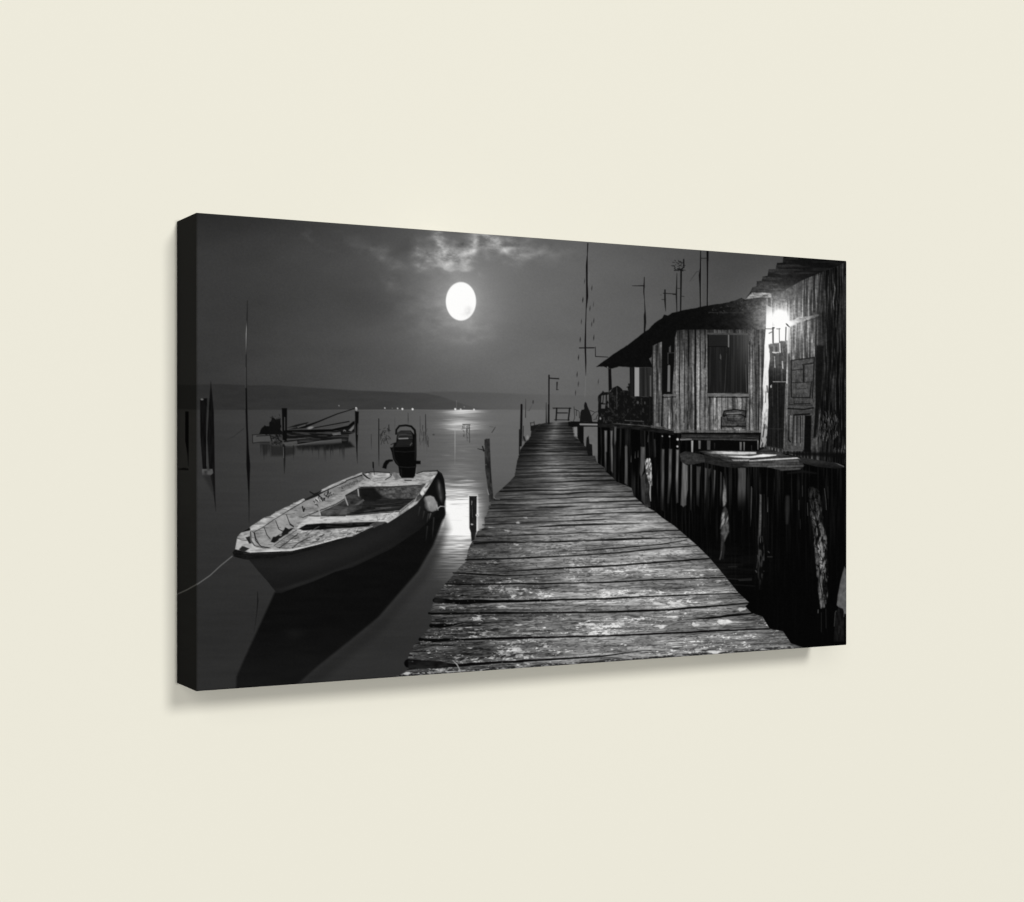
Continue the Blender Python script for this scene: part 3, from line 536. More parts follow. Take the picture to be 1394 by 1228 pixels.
    s.line(zF(585, 516, 810, 516), 1.3, 20, bn); s.line(zF(632, 516, 622, 668), 2, 22, bn); s.line(zF(795, 516, 778, 668), 2, 22, bn); s.line(zF(635, 576, 765, 576), 1.5, 26, bn); s.line(zF(605, 663, 790, 664), 1.1, 30, bn)
    for q in ((300, 700, 305, 770), (345, 685, 350, 745), (300, 702, 340, 700), (340, 750, 420, 715)): s.line(zF(*q), .9, 40)
    s.poly(zF(300, 740, 420, 715, 330, 800, 300, 800), 24); s.line(zF(215, 880, 230, 930), 2.2, 34); s.ell(*zF(262, 890)[0], 1.8, 3, 130, soft=1)
    # dark heap and platform at the pier's end
    hp = P['platform']
    s.poly(zF(920, 690, 930, 575, 950, 535, 975, 530, 980, 450, 992, 435, 1010, 455, 1040, 540, 1075, 620, 1085, 690), 22, P['heap'], wob=.5)
    for q in ((850, 500, 858, 640, 840, 690), (880, 540, 880, 610), (860, 530, 905, 550), (915, 560, 918, 640), (1050, 545, 1100, 560), (1075, 610, 1110, 570, 1140, 560), (1100, 660, 1140, 650), (1130, 640, 1150, 600)): s.line(zF(*q), .9, 44)
    s.poly(zF(775, 690, 820, 682, 1160, 690, 1160, 745, 880, 755, 840, 760, 780, 740), 16, hp); s.line(zF(930, 720, 1140, 724), 2.4, 128); s.line(zF(960, 744, 1150, 746), 1, 20)
    s.poly(zF(845, 755, 892, 752, 890, 880, 860, 870), 126, soft=.8); s.poly(zF(890, 750, 972, 750, 972, 960, 940, 960, 895, 890), 15, hp); s.line(zF(900, 760, 900, 850), .6, 40)
    s.poly(zF(975, 755, 1155, 755, 1158, 1115, 1080, 1115, 1000, 1000, 980, 990), lambda X, Y: 98 + 6*noise(X, Y, 3, 3, 133), soft=.6)
    s.poly(zF(1008, 890, 1035, 865, 1045, 965, 1078, 975, 1085, 1120, 1030, 1120, 1000, 1000), 20, p2[3])

    # ---- mast with its rigging
    ms = P['mast']
    s.line(zQ(1102, 175, 1099, 240, 1096, 300, 1096, 400, 1098, 480, 1092, 560, 1089, 660, 1087, 760, 1090, 860, 1090, 940), [1.4, 1.0, 2.6, 2.4, 3.0, 1.0, 1.4, 2.2, 1.8, .3], 14, ms)
    s.line(zQ(1090, 940, 1085, 1060), .8, 118, alpha=.5); s.line(zQ(1092, 340, 1092, 600), .6, 60, alpha=.6); s.line(zQ(1110, 340, 1106, 420), .8, 122, alpha=.4)
    s.line(zQ(1054, 777, 1138, 776), 1.5, 22, ms); s.line(zQ(1145, 772, 1146, 826, 1216, 830), [.8, 1.2, 1.0], 26, ms)
    for x, y in ((1083, 392), (1073, 500), (1065, 625), (1058, 730), (1048, 832), (1040, 930), (1031, 1035), (1114, 550), (1162, 972), (1047, 985), (1136, 718), (1125, 432), (1134, 526), (1124, 640), (1136, 620)):
        s.line(zQ(x+2, y-18, x, y, x-1, y+16), [.3, R.uniform(.9, 1.8), .4], R.uniform(22, 60), ms)
    # ---- aerials on the roof
    ae = P['aerial']
    s.line(zO(259, 330, 256, 420, 254, 470, 260, 540, 266, 650, 264, 700, 266, 760, 260, 850), [.8, 1.8, 1.4, .7, 1.4, 3.2, 3, 2], 20, ae[0]); s.line(zO(145, 411, 258, 410), [.7, 1.5], 26, ae[0])
    s.line(zO(455, 452, 455, 540, 458, 600, 462, 655), [2, 2.4, 1.6, .5], 24, ae[1]); s.line(zO(440, 482, 560, 489), 1.1, 28, ae[1]); s.line(zO(425, 542, 445, 542), .9, 36); s.line(zO(530, 492, 562, 495), 1.2, 26); s.line(zO(408, 498, 425, 498), .7, 60)
    s.line(zO(568, 290, 566, 400, 563, 490, 568, 655), [.7, 1.5, 1.9, 1.1], 24, ae[2]); s.line(zO(608, 262, 606, 480, 603, 655), [2.2, 1.9, 1.5], 14, ae[3])
    for k in range(34):
        x, y = zO(R.uniform(520, 635), R.uniform(165, 268))[0]; s.line([(x, y), (x+R.uniform(-4, 4), y+R.uniform(-2.2, 2.2))], .9, 32, ae[3], alpha=.85)
    s.line(zO(633, 162, 634, 235, 600, 262), 1.8, 22, ae[3]); s.line(zO(575, 250, 625, 268), 1.6, 22, ae[3]); s.line(zO(570, 435, 600, 435), .8, 40); s.line(zO(610, 510, 635, 512), .9, 40)
    s.line(zO(793, 80, 792, 240, 786, 310, 789, 420, 791, 615), [1.1, 1.6, 3.2, 1.8, 1.4], 16, ae[4]); s.line(zO(859, 78, 859, 350, 856, 605), [2.8, 1.9, 1.5], 12, ae[5]); s.line(zO(795, 150, 852, 149), 1, 34); s.line(zO(690, 368, 755, 278, 780, 274), [.6, .9, .9], 56)
    s.line(zO(803, 180, 803, 560), .8, 116, alpha=.35); s.line(zO(866, 180, 866, 560), .8, 112, alpha=.35)

    # ---- house
    hs = P['house']
    # black piling mass under everything
    pm = P['pile_shade']
    mass = [(813.5, 572), (1160, 572), (1160, 960), (1092, 960)] + zU(1055, 1158, 1000, 1140, 960, 1080, 895, 1068, 860, 1008, 805, 990, 775, 958, 795, 940, 740, 890, 680, 815, 600, 720, 540, 660, 445, 578) + zK(900, 1190, 780, 1110, 700, 1040, 640, 1010, 560, 950, 480, 880, 460, 800, 390, 770, 300, 735, 265, 690, 190, 630, 180, 590, 105, 540)
    s.poly(mass, lambda X, Y: 6 + 30*sst(.45, .95, noise(X, Y, 2.4, 60, 141)*.6 + noise(X, Y, 1.2, 22, 241)*.4)*lin(Y, [580, 660, 720, 790], [1, .9, .45, .1])*lin(X, [813, 1000, 1150], [1, .9, .6]) + 14*np.exp(-((X-985)/45.)**2 - ((Y-770)/22.)**2)*noise(X, Y, 20, 2, 142), pm)
    # wall boards
    def boards(X, Y):
        v = lin(X, [862, 888, 905, 940, 960, 1000, 1043], [58, 92, 104, 128, 132, 112, 96])
        b = noise(X, Y*0, 2.6, 1, 143); st = noise(X, Y, 1.1, 40, 144)
        v = v*(.60 + .70*b + .34*(st-.5)) + 44*(fbm(X, Y, 2.6, 16, 145)-.5)
        v = v*(1 - .4*sst(.55, .8, fbm(X, Y, 5, 22, 245)))
        v = v*lin(Y-lin(X, [888, 921, 1043], [466, 449, 447]), [0, 8, 26, 60, 100], [.42, .62, .80, 1.05, 1.02])
        seam = np.abs(((X + 1.2*noise(X, Y, 30, 30, 146)) % 5.6) - 2.8)
        v = v*(1 - .75*np.clip(1 - seam/.55, 0, 1)*sst(.25, .6, noise(np.floor(X/5.6), Y, 1, 26, 147)))
        return v
    s.poly([(886, 466), (921, 447), (1043, 446), (1043, 590), (912, 589), (886, 583)], boards, P['house_wall'])
    for x, w, y0, y1 in [(925.2, 1.6, 450, 588), (937.4, 2.4, 450, 498), (946.5, 3.6, 449, 590), (953.2, 1.4, 450, 588), (960, 1.6, 450, 500), (931.5, .9, 460, 575), (941, 1, 500, 560), (966.3, .9, 542, 586), (975, 1.6, 541, 582), (997.4, 1.2, 541, 560), (1003.5, 1.2, 541, 558), (1010, .9, 541, 558),
                           (1020.5, 1, 465, 585), (1025, .9, 470, 580), (1028.7, 1.2, 480, 590), (1033.4, 1.8, 470, 585), (1037, 1, 480, 560), (918.8, .8, 470, 535), (909, .8, 542, 584), (913.5, .9, 542, 586), (920, 1.2, 560, 588), (936, 1.4, 560, 585)]:
        xs = [x + R.uniform(-.5, .5) for _ in range(5)]; ys = np.linspace(y0, y1, 5)
        s.line(list(zip(xs, ys)), [w*R.uniform(.4, 1.1) for _ in range(5)], 14, alpha=.9)
    # dark knots / stained board
    s.poly(zH(410, 740, 440, 735, 470, 900, 450, 1080, 400, 1060, 405, 850), lambda X, Y: 30 + 60*noise(X, Y, 1.5, 8, 148), soft=1.4, alpha=.6)
    # veranda back wall
    s.poly(zG(662, 285, 840, 285, 840, 665, 662, 655), lambda X, Y: 26 + 26*noise(X, Y, 1.6, 60, 149), hs); s.line(zG(806, 395, 808, 660), 1.6, 84)
    # corner boards and side opening
    s.poly(zH(62, 290, 80, 280, 160, 245, 160, 760, 150, 1050, 62, 1060), lambda X, Y: 92 + 40*(noise(X, Y, 2, 26, 150)-.5)*2 - 20*np.exp(-((X-895)/1.5)**2), P['house_wall'])
    s.line(zH(100, 300, 98, 480, 110, 600, 104, 700, 95, 900, 95, 1050), [4, 2.2, 2.4, 1.4, 1.4, 1.4], 34, alpha=.8); s.line(zH(158, 250, 157, 780, 150, 1080), [1.4, 1.6, 2], 12); s.line(zH(60, 300, 62, 1050), 1.2, 22)
    s.poly(zH(160, 240, 280, 215, 272, 500, 250, 770, 160, 770), 14, P['window'][0]); s.poly(zH(210, 490, 222, 480, 234, 490, 232, 745, 205, 745), 104); s.line(zH(212, 365, 270, 362), .8, 60); s.line(zH(212, 365, 212, 470), .8, 70); s.poly(zH(222, 310, 240, 290, 240, 358, 222, 358), 70)
    s.line(zH(165, 782, 260, 778, 300, 775), [1.6, 2, .8], 92, P['window'][0]); s.line(zH(160, 800, 290, 796), 1.1, 14)
    # big window
    wn = P['window'][1]
    s.poly(zH(595, 165, 1000, 170, 1005, 195, 600, 190), lambda X, Y: 54 + 20*noise(X, Y, 3, 3, 151), wn)
    s.poly(zH(606, 185, 1000, 187, 1003, 755, 606, 755), lambda X, Y: 26 + 10*sst(.45, .8, noise(X, Y, 1.3, 46, 152)) + 26*sst(990, 1018, X)*np.exp(-((Y-470)/40.)**2), wn)
    s.poly(zH(612, 190, 800, 190, 800, 300, 612, 300), 31); s.line(zH(606, 300, 800, 302), 1.2, 16); s.line(zH(808, 190, 808, 302), 1.7, 112); s.poly(zH(722, 385, 728, 372, 738, 400, 735, 430, 722, 420), 74); s.line(zH(788, 370, 770, 740), [.6, .9], 58); s.line(zH(718, 440, 722, 640), .6, 50); s.line(zH(606, 186, 606, 755), 1.2, 10); s.line(zH(975, 480, 985, 745), 1, 70)
    s.poly(zH(605, 760, 1006, 766, 1004, 790, 608, 788), lambda X, Y: 104 + 36*(noise(X, Y, 6, 2, 153)-.5), wn); s.line(zH(612, 798, 1004, 800), 1.4, 10); s.line(zH(606, 756, 1003, 760), .9, 16)
    # crate against the wall
    ct = P['crate']
    s.poly(zH(738, 1000, 760, 930, 870, 918, 982, 930, 985, 1000, 975, 1110, 735, 1108), lambda X, Y: 66 + 44*(fbm(X, Y, 4, 3, 154)-.5)*2, ct)
    s.line(zH(755, 985, 765, 935, 870, 920, 980, 935, 975, 985), 1.6, 16); s.line(zH(765, 985, 800, 968, 930, 968, 975, 995), [2.4, 1, 1, 2], 18); s.line(zH(735, 1105, 737, 995), 1.5, 16); s.line(zH(790, 980, 800, 1030, 960, 1035, 970, 985), 1, 22); s.line(zH(740, 1085, 970, 1085), 1.6, 18); s.line(zH(790, 960, 930, 955), 1.5, 120); s.line(zH(800, 1000, 930, 1000), .8, 110, alpha=.7); s.line(zH(790, 1110, 830, 1108), 2.2, 130); s.line(zH(870, 1105, 930, 1105), 2, 120)
    # sill plate and floor beams
    s.poly(zL(0, 60, 100, 40, 1000, 52, 1000, 76, 0, 76), lambda X, Y: 84 + 50*(fbm(X, Y, 6, 2, 155)-.5)*2, hs, alpha=.75); s.poly(zL(60, 76, 1020, 78, 1015, 98, 100, 95), 8)
    s.poly(zL(70, 97, 1000, 105, 985, 178, 600, 160, 190, 150, 60, 160), lambda X, Y: 42 + 34*(fbm(X, Y, 20, 1.5, 156)-.5)*2, P['floor_beam']); s.line(zL(60, 160, 188, 158), [2.2, 1.6], 112); s.line(zL(200, 158, 560, 160, 980, 172), .9, 92, alpha=.7)
    s.poly(zL(190, 172, 985, 176, 985, 285, 190, 300), 9, pm)
    for ns, (x0, x1, y0, y1, v) in enumerate(((184, 208, 172, 312, 172), (270, 298, 172, 272, 112), (372, 414, 170, 282, 84), (762, 788, 190, 290, 120), (808, 824, 190, 290, 116), (974, 988, 172, 280, 140), (456, 470, 200, 270, 40), (900, 910, 230, 290, 60))):
        s.poly(zL(x0, y0, x1, y0, x1-3, y1, x0+2, y1), lambda X, Y: v*(1 - .25*noise(X, Y, 2, 6, 157)), P['slit'][ns])
    # veranda roof, posts, railing
    rf = P['house_roof']
    roof = zG(108, 278, 270, 155, 500, 0) + zO(100, 976, 260, 850, 300, 825, 350, 768, 400, 735, 430, 712, 445, 683, 480, 695, 520, 668, 560, 658, 640, 640, 700, 630, 790, 612, 860, 598, 930, 586, 1000, 580, 1100, 555, 1150, 535, 1182, 524, 1215, 542) + [(1028, 405), (1043, 404), (1044, 421), (1042, 449)] + zH(1160, 132, 800, 135, 400, 133, 300, 142, 280, 220, 160, 250, 62, 292, 55, 400, 30, 420) + zG(836, 285, 600, 283, 480, 276, 400, 272, 320, 298, 300, 303, 250, 290, 200, 270)
    s.poly(roof, lambda X, Y: 13 + 30*sst(960, 1040, X)*sst(.3, .75, fbm(X, Y, 6, 3, 158))*sst(432, 418, Y) + 62*np.exp(-((X-1048)/26.)**2 - ((Y-436)/24.)**2) + 9*sst(930, 1000, X)*noise(X, Y, 3, 3, 159), rf, wob=.4)
    for k in range(38):
        x = R.uniform(962, 1038); y = lin(x, [962, 1038], [427, 412]) + R.uniform(-6, 5); s.line([(x, y), (x+R.uniform(-2, 3), y+R.uniform(-2, 2))], 1, R.uniform(48, 88), alpha=.5)
    s.line(zO(890, 665, 1200, 668), .8, 56, alpha=.6)
    s.poly(zG(265, 300, 302, 300, 312, 560, 270, 600), 15, hs); s.poly(zG(540, 280, 604, 280, 604, 660, 545, 660), 20, hs); s.line(zG(570, 300, 570, 650), 1.4, 34); s.ell(*zG(256, 283)[0], 1, 1, 110)
    s.poly(zG(605, 286, 662, 286, 662, 654, 605, 654), 146)
    rl = P['railing']
    s.poly(zG(140, 640, 185, 600, 198, 580, 215, 600, 300, 594, 318, 545, 350, 532, 380, 516, 420, 535, 442, 560, 452, 582, 490, 575, 520, 582, 515, 545, 495, 540, 530, 525, 520, 495, 545, 490, 548, 655, 836, 662, 836, 1030, 600, 1020, 135, 1000, 132, 660),
           lambda X, Y: 17 + 30*sst(.5, .85, fbm(X, Y, 3, 4, 160)), rl, wob=.5)
    for q in (zG(178, 650, 198, 640, 190, 735, 172, 735), zG(208, 645, 232, 635, 230, 745, 200, 745), zG(248, 640, 272, 632, 272, 740, 250, 700), zG(175, 760, 228, 760, 222, 812, 175, 812), zG(258, 750, 272, 745, 272, 800, 262, 800)): s.poly(q, 88)
    s.line(zG(374, 545, 374, 820), 1.2, 62, alpha=.7); s.ell(*zG(645, 735)[0], 1.4, 2, 74); s.ell(*zG(163, 940)[0], 1.2, 1.6, 132); s.line(zG(290, 800, 360, 905), 2, 44, alpha=.6); s.line(zG(735, 730, 735, 750), 1.4, 66)
    s.line(zG(800, 680, 800, 960), 1.4, 48); s.poly(zG(770, 670, 835, 670, 835, 1020, 770, 1020), 16, alpha=.7); s.line(zG(480, 965, 720, 978), .9, 74)
    s.line(zG(330, 1005, 560, 1020, 740, 1035, 960, 1060, 1110, 1095), [1, 1.6, 1.4, 1.6, 1.6], lambda X, Y: 30 + 70*noise(X, Y, 5, 2, 161), P['floor_beam'])
    s.poly(zG(135, 1000, 560, 1030, 960, 1072, 1110, 1105, 1110, 1150, 600, 1080, 135, 1050), lambda X, Y: 14 + 20*noise(X, Y, 6, 2, 162), P['floor_beam'])

    # ---- slits of lit water between the piles
    SL = iter(P['slit'][9:])
    def slit(f, pts, v0, v1):
        q = f(*pts); ys = [a[1] for a in q]; y0, y1 = min(ys), max(ys)
        s.poly(q, lambda X, Y: (v0 + (v1-v0)*sst(y0 + (y1-y0)*.45, y1, Y))*(1 - .30*noise(X, Y, 1.6, 12, 163)), next(SL), soft=.95)
    slit(zK, (176, 200, 202, 200, 200, 415, 190, 430, 195, 615, 180, 580), 112, 80)
    slit(zK, (238, 202, 260, 202, 256, 340, 262, 400, 262, 640, 245, 620, 242, 380), 112, 90)
    slit(zK, (280, 162, 300, 160, 296, 300, 285, 350, 278, 330), 104, 80)
    slit(zK, (390, 370, 402, 352, 414, 370, 416, 770, 386, 750, 392, 500), 104, 76)
    slit(zK, (555, 370, 598, 372, 598, 500, 585, 620, 556, 700, 545, 640, 552, 540), 90, 84); slit(zK, (556, 690, 600, 640, 606, 1000, 566, 930), 66, 44)
    slit(zK, (775, 393, 800, 396, 798, 700, 794, 1040, 768, 1030, 774, 700), 96, 28); slit(zK, (850, 392, 880, 394, 876, 600, 872, 740, 850, 960, 832, 960, 846, 700), 98, 36); slit(zK, (926, 400, 952, 402, 946, 700, 945, 950, 926, 960, 922, 700), 124, 60)
    slit(zK, (692, 290, 706, 290, 712, 470, 700, 480), 64, 50)
    for x, y in ((455, 490), (528, 440), (632, 280), (498, 450)): s.line(zK(x, y-30, x-2, y+36), [.6, 1.4], 66, alpha=.8)
    for x, y, r in ((780, 258, .8), (856, 262, 1.0), (940, 292, 1.6), (938, 366, 1.3)): s.ell(*zK(x, y)[0], r, r, 190, soft=.7)
    slit(zL, (78, 430, 142, 470, 142, 760, 126, 860, 122, 940, 90, 965, 60, 940, 70, 700), 118, 104); slit(zL, (176, 460, 190, 460, 190, 700, 184, 1010, 175, 990), 104, 50); slit(zL, (248, 480, 298, 485, 286, 640, 274, 960, 248, 940), 72, 30)
    slit(zL, (350, 500, 372, 505, 362, 700, 354, 930, 342, 920), 90, 22); slit(zL, (385, 510, 420, 505, 412, 560, 395, 650), 54, 20); slit(zL, (458, 525, 474, 530, 466, 700, 452, 940, 445, 930), 92, 14); slit(zL, (535, 545, 548, 560, 545, 720, 540, 960, 526, 940), 80, 20)
    slit(zL, (742, 500, 835, 498, 836, 700, 830, 1010, 742, 1010, 738, 800, 746, 600), 80, 12); slit(zL, (905, 740, 912, 740, 908, 900, 900, 1060, 892, 1040), 76, 14)
    pl = P['piling']
    s.poly(zL(566, 600, 584, 640, 600, 760, 604, 900, 590, 945, 565, 962, 556, 860, 568, 740), lambda X, Y: lin(Y, [650, 672, 690], [60, 150, 120])*(1 - .35*noise(X, Y, 1.3, 9, 164)), pl[0], soft=1.1)
    s.poly(zL(585, 950, 612, 990, 632, 1100, 636, 1228, 532, 1228, 545, 1090, 562, 1000), lambda X, Y: (52 + 84*sst(.3, .75, noise(X + .3*Y, Y, 2.4, 9, 165)))*lin(X, [981, 985, 990, 993], [.9, 1, .9, .4]), pl[0], soft=1.1)
    s.poly(zU(655, 600, 662, 560, 690, 545, 695, 590, 672, 640), lambda X, Y: 96*(1-.4*noise(X, Y, 1.4, 7, 166)), pl[0], soft=1.2)
    s.line(zU(668, 610, 660, 660, 655, 720), [4, 3, .8], 62, pl[0], alpha=.8, soft=.9)
    s.poly(zM(112, 560, 125, 565, 128, 800, 118, 1000, 130, 1228, 95, 1228, 94, 1000, 105, 760), lambda X, Y: lin(Y, [672, 700, 740, 765], [128, 104, 72, 50])*(1 - .3*noise(X, Y, 1.2, 10, 166)), pl[1], soft=1.2)
    s.line(zM(155, 560, 155, 900), .8, 40, alpha=.7); s.line(zM(195, 590, 192, 740), [.5, 1], 76); s.line(zM(22, 480, 18, 800, 12, 900), [1, .8, .3], 70)
    s.line(zM(400, 590, 398, 720, 395, 860), [5, 6, 2.6], 46, alpha=.75, soft=1.6)
    for q, v in (((556, 470, 556, 580), 50), ((518, 620, 518, 720), 58), ((608, 650, 612, 780), 66), ((620, 500, 620, 580), 30), ((785, 500, 800, 620, 805, 720), 72), ((820, 480, 822, 600), 34), ((740, 620, 745, 720), 70), ((532, 820, 534, 920), 34)): s.line(zM(*q), .9, v, alpha=.85)
    def bark(X, Y):
        q = X - 1104 - .125*(Y-672) + 1.6*(noise(X, Y, 6, 12, 217)-.5)       # across the leaning pile
        f = noise(q, Y, 1.5, 16, 167)*.5 + noise(q + .25*Y, Y, 2.6, 7, 168)*.5
        crack = np.clip(1 - np.abs(fbm(q, Y, 5, 9, 218, 3)*2-1)*6, 0, 1)
        return (20 + lin(Y, [664, 690, 715, 740, 830], [14, 52, 92, 112, 116])*sst(.30, .66, f)*lin(q, [-1, 1, 5, 9, 13, 16], [.6, 1.05, 1.0, .72, .62, .25]))*(1 - .75*crack)
    s.poly(zM(632, 480, 665, 480, 730, 520, 752, 640, 768, 800, 778, 900, 808, 1020, 808, 1100, 802, 1228, 688, 1228, 683, 1080, 660, 900, 638, 760, 626, 600), bark, pl[2], soft=1.0, wob=.6)
    s.poly(zN(976, -8, 1112, -8, 1110, 100, 1124, 250, 1134, 420, 1120, 492, 1127, 600, 1102, 740, 1050, 752, 1035, 640, 1020, 420, 1000, 260, 998, 170), bark, pl[2], soft=1.0, wob=.8)
    s.poly(zN(1000, 170, 1060, 240, 1035, 300, 1002, 280), 140, soft=1.4, alpha=.4); s.poly(zN(1068, 320, 1090, 400, 1085, 520, 1122, 640, 1118, 690, 1090, 640, 1065, 480), 14, soft=1.4, alpha=.6); s.poly(zN(1028, 480, 1060, 400, 1085, 740, 1052, 750), 125, soft=1.4, alpha=.4); s.line(zN(1040, 330, 1045, 480, 1075, 640), .9, 16)
    s.poly(zN(1302, 315, 1345, 380, 1345, 820, 1300, 810, 1285, 760, 1240, 740, 1222, 720, 1232, 620, 1262, 460), lambda X, Y: 88 + 26*(fbm(X, Y, 4, 6, 171)-.5)*2, P['slit'][8], soft=.8)
    s.poly(zN(1205, 790, 1240, 750, 1280, 755, 1298, 800, 1300, 1100, 1190, 1100), lambda X, Y: 12 + 16*noise(X, Y, 2, 7, 172), pl[3]); s.line(zN(1215, 780, 1205, 800, 1195, 940), .9, 84, alpha=.6); s.line(zN(1300, 790, 1296, 840), .8, 110, alpha=.7); s.line(zN(1028, 770, 1026, 800), 1.2, 90, alpha=.8); s.line(zN(1060, 800, 1060, 1000), .8, 34); s.line(zN(1108, 760, 1110, 960), .8, 34)
    for q, v in (((90, 320, 175, 318), 44), ((60, 440, 200, 450, 330, 440), 40), ((200, 460, 330, 455), 52), ((60, 500, 360, 520), 26), ((395, 200, 400, 230), 80), ((505, 160, 515, 170), 90), ((500, 214, 545, 214), 60), ((375, 360, 385, 375), 100), ((440, 300, 445, 320), 80), ((400, 240, 385, 330), 60), ((430, 360, 460, 365), 60)): s.line(zN(*q), 1.3, v, alpha=.7, soft=.7)
    s.poly(zN(400, 0, 450, 0, 462, 140, 470, 240, 430, 560, 410, 560, 395, 400, 402, 160), lambda X, Y: 10 + 60*sst(.4, .8, noise(X, Y, 1.6, 8, 173))*lin(Y, [730, 770, 805], [1, .6, .15]), pl[1], soft=1.0)
    s.line(zN(20, 0, 40, 120, 30, 230), [3.5, 4, 2], 44, alpha=.6, soft=1); s.line(zN(18, 160, 0, 240), [1, 2], 80, alpha=.6)
    # white leaning post by the pier
    s.poly(zK(598, 505, 620, 490, 650, 488, 664, 510, 668, 640, 672, 775, 650, 780, 632, 720, 612, 640, 600, 560), lambda X, Y: 74 + 105*sst(.25, .7, noise(X+.2*Y, Y, 1.8, 5.5, 174)*.6+noise(X, Y, 1.3, 1.8, 274)*.4), p2[4], wob=.4)
    s.poly(zK(604, 640, 630, 720, 650, 785, 655, 1000, 606, 1002, 598, 760), lambda X, Y: 22 + 50*noise(X, Y, 1.4, 6, 175), p2[4]); s.line(zK(656, 770, 652, 860, 658, 935), [1.4, 2, .8], 150)
    # ---- log and front platform
    s.poly(zL(45, 330, 110, 300, 210, 318, 330, 345, 352, 390, 352, 430, 250, 450, 140, 462, 60, 420), lambda X, Y: 30 + 34*fbm(X, Y, 6, 3, 176), P['log'][0], wob=.5)
    s.poly(zL(330, 345, 420, 350, 560, 380, 700, 420, 860, 480, 700, 500, 540, 480, 360, 440), lambda X, Y: 18 + 30*fbm(X, Y, 10, 2, 177), P['platform_near'])
    dk = P['platform_near']
    s.poly(zL(280, 300, 420, 290, 980, 300, 1100, 250, 1228, 270) + zM(330, 120, 390, 150, 530, 175, 575, 262, 530, 300, 340, 310, 190, 275, 0, 270) + zL(850, 490, 560, 400, 340, 330), lambda X, Y: 26 + 46*noise(X, Y, 16, 1.2, 178), dk)
    s.poly(zL(330, 318, 460, 300, 960, 310, 960, 332, 800, 340, 640, 338, 440, 330), lambda X, Y: 70 + 165*sst(960, 985, X)*(1-.4*noise(X, Y, 16, 1, 179)), soft=.8)
    s.poly(zL(540, 352, 700, 352, 900, 360, 1040, 334, 1200, 342, 1195, 352, 1060, 368, 860, 380, 700, 372), lambda X, Y: 175 + 75*sst(985, 1020, X)*(1-.3*noise(X, Y, 12, 1, 180)), soft=.8)
    s.poly(zM(0, 205, 200, 190, 500, 174, 522, 186, 300, 200, 0, 216), lambda X, Y: 225 - 50*noise(X, Y, 14, 1, 181), soft=.7); s.poly(zL(670, 400, 880, 398, 880, 412, 690, 415), 170, soft=.9)
    s.poly(zM(0, 216, 300, 202, 522, 190, 520, 250, 575, 258, 560, 268, 200, 275, 0, 262), lambda X, Y: 66 + 34*(noise(X, Y, 18, 1.4, 182)-.5)*2, dk, soft=.7); s.line(zM(190, 272, 560, 262), 1.0, 112, alpha=.8)
    s.poly(zM(310, 300, 420, 286, 530, 285, 535, 300, 330, 312), 70, dk, soft=1); s.line(zM(400, 340, 560, 320, 700, 340), [1, 3, 1], 22, soft=1.4)
    s.poly(zM(540, 158, 620, 168, 780, 195, 900, 232, 985, 265, 995, 280, 900, 290, 700, 270, 560, 235, 535, 200), lambda X, Y: lin(Y, [620, 628, 636], [42, 36, 22]) + 8*noise(X, Y, 8, 2, 183), P['log'][1]); s.line(zM(560, 160, 780, 195, 900, 230, 985, 268), [.5, .7, .9, 1.6], 96, alpha=.8)

    # ---- right-hand shed
    sh = P['shed_wall']
    wallq = zI(370, 520, 800, 360, 1040, 260, 1250, 180, 1360, 130) + [(1160, 625), (1149, 632), (1088, 622), (1040, 610), (1043, 410)]
    def shedt(X, Y):
        v = lin(X, [1043, 1075, 1100, 1114, 1119, 1140, 1160], [66, 82, 72, 58, 28, 25, 34])
        st = sst(.35, .8, noise(X, Y, 1.5, 26, 191)*.6 + noise(X, Y, 1.0, 60, 192)*.4)
        v = v*(.45 + 1.1*st) + 26*sst(.70, .9, noise(X, Y, 1.6, 20, 193))
        v = v + 42*np.exp(-((X-1085)/22.)**2 - ((Y-462)/30.)**2)*(.7+.5*noise(X, Y, 2, 40, 194))
        return v*lin(Y, [350, 420, 520, 620], [.9, 1, .95, .85])
    s.poly(wallq, shedt, sh)
    for q, v in (((1175, 380, 1190, 460, 1170, 620, 1178, 710), 120), ((1225, 560, 1240, 640), 92), ((1275, 560, 1278, 690), 110), ((820, 380, 800, 480, 820, 690), 74), ((880, 560, 905, 760), 62), ((1030, 290, 1020, 480), 78), ((1045, 640, 1030, 740), 70), ((960, 590, 975, 640, 960, 760), 96), ((1080, 850, 1085, 1000), 80), ((1290, 700, 1295, 830), 60), ((1215, 860, 1212, 1020), 50), ((1060, 1010, 1070, 1200), 64), ((1245, 240, 1255, 420), 50)):
        s.line(zI(*q), [.5] + [1.5]*(len(q)//2-2) + [.6], v, alpha=.8)
    for k in range(70):
        x = R.uniform(1114, 1151); y = R.uniform(375, 600); l = R.uniform(8, 36); s.line([(x, y), (x+R.uniform(-1, 1), y+l/2), (x, y+l)], [.3, R.uniform(.6, 1.1), .3], R.choice([6, 60, 78, 8, 48]), alpha=.7)
    for k in range(40):
        x = R.uniform(1074, 1114); y = R.uniform(385, 470); l = R.uniform(10, 30); s.line([(x, y), (x+R.uniform(-1, 1), y+l)], R.uniform(.5, 1), R.choice([20, 110, 30]), alpha=.5)
    s.poly(zI(1000, 700, 1020, 760, 1010, 1220, 985, 1220), 20, soft=1.5, alpha=.8)
    s.poly(zJ(660, 0, 735, 0, 725, 300, 690, 620, 660, 900, 610, 920, 640, 600, 650, 300), 17, sh, soft=1.4)
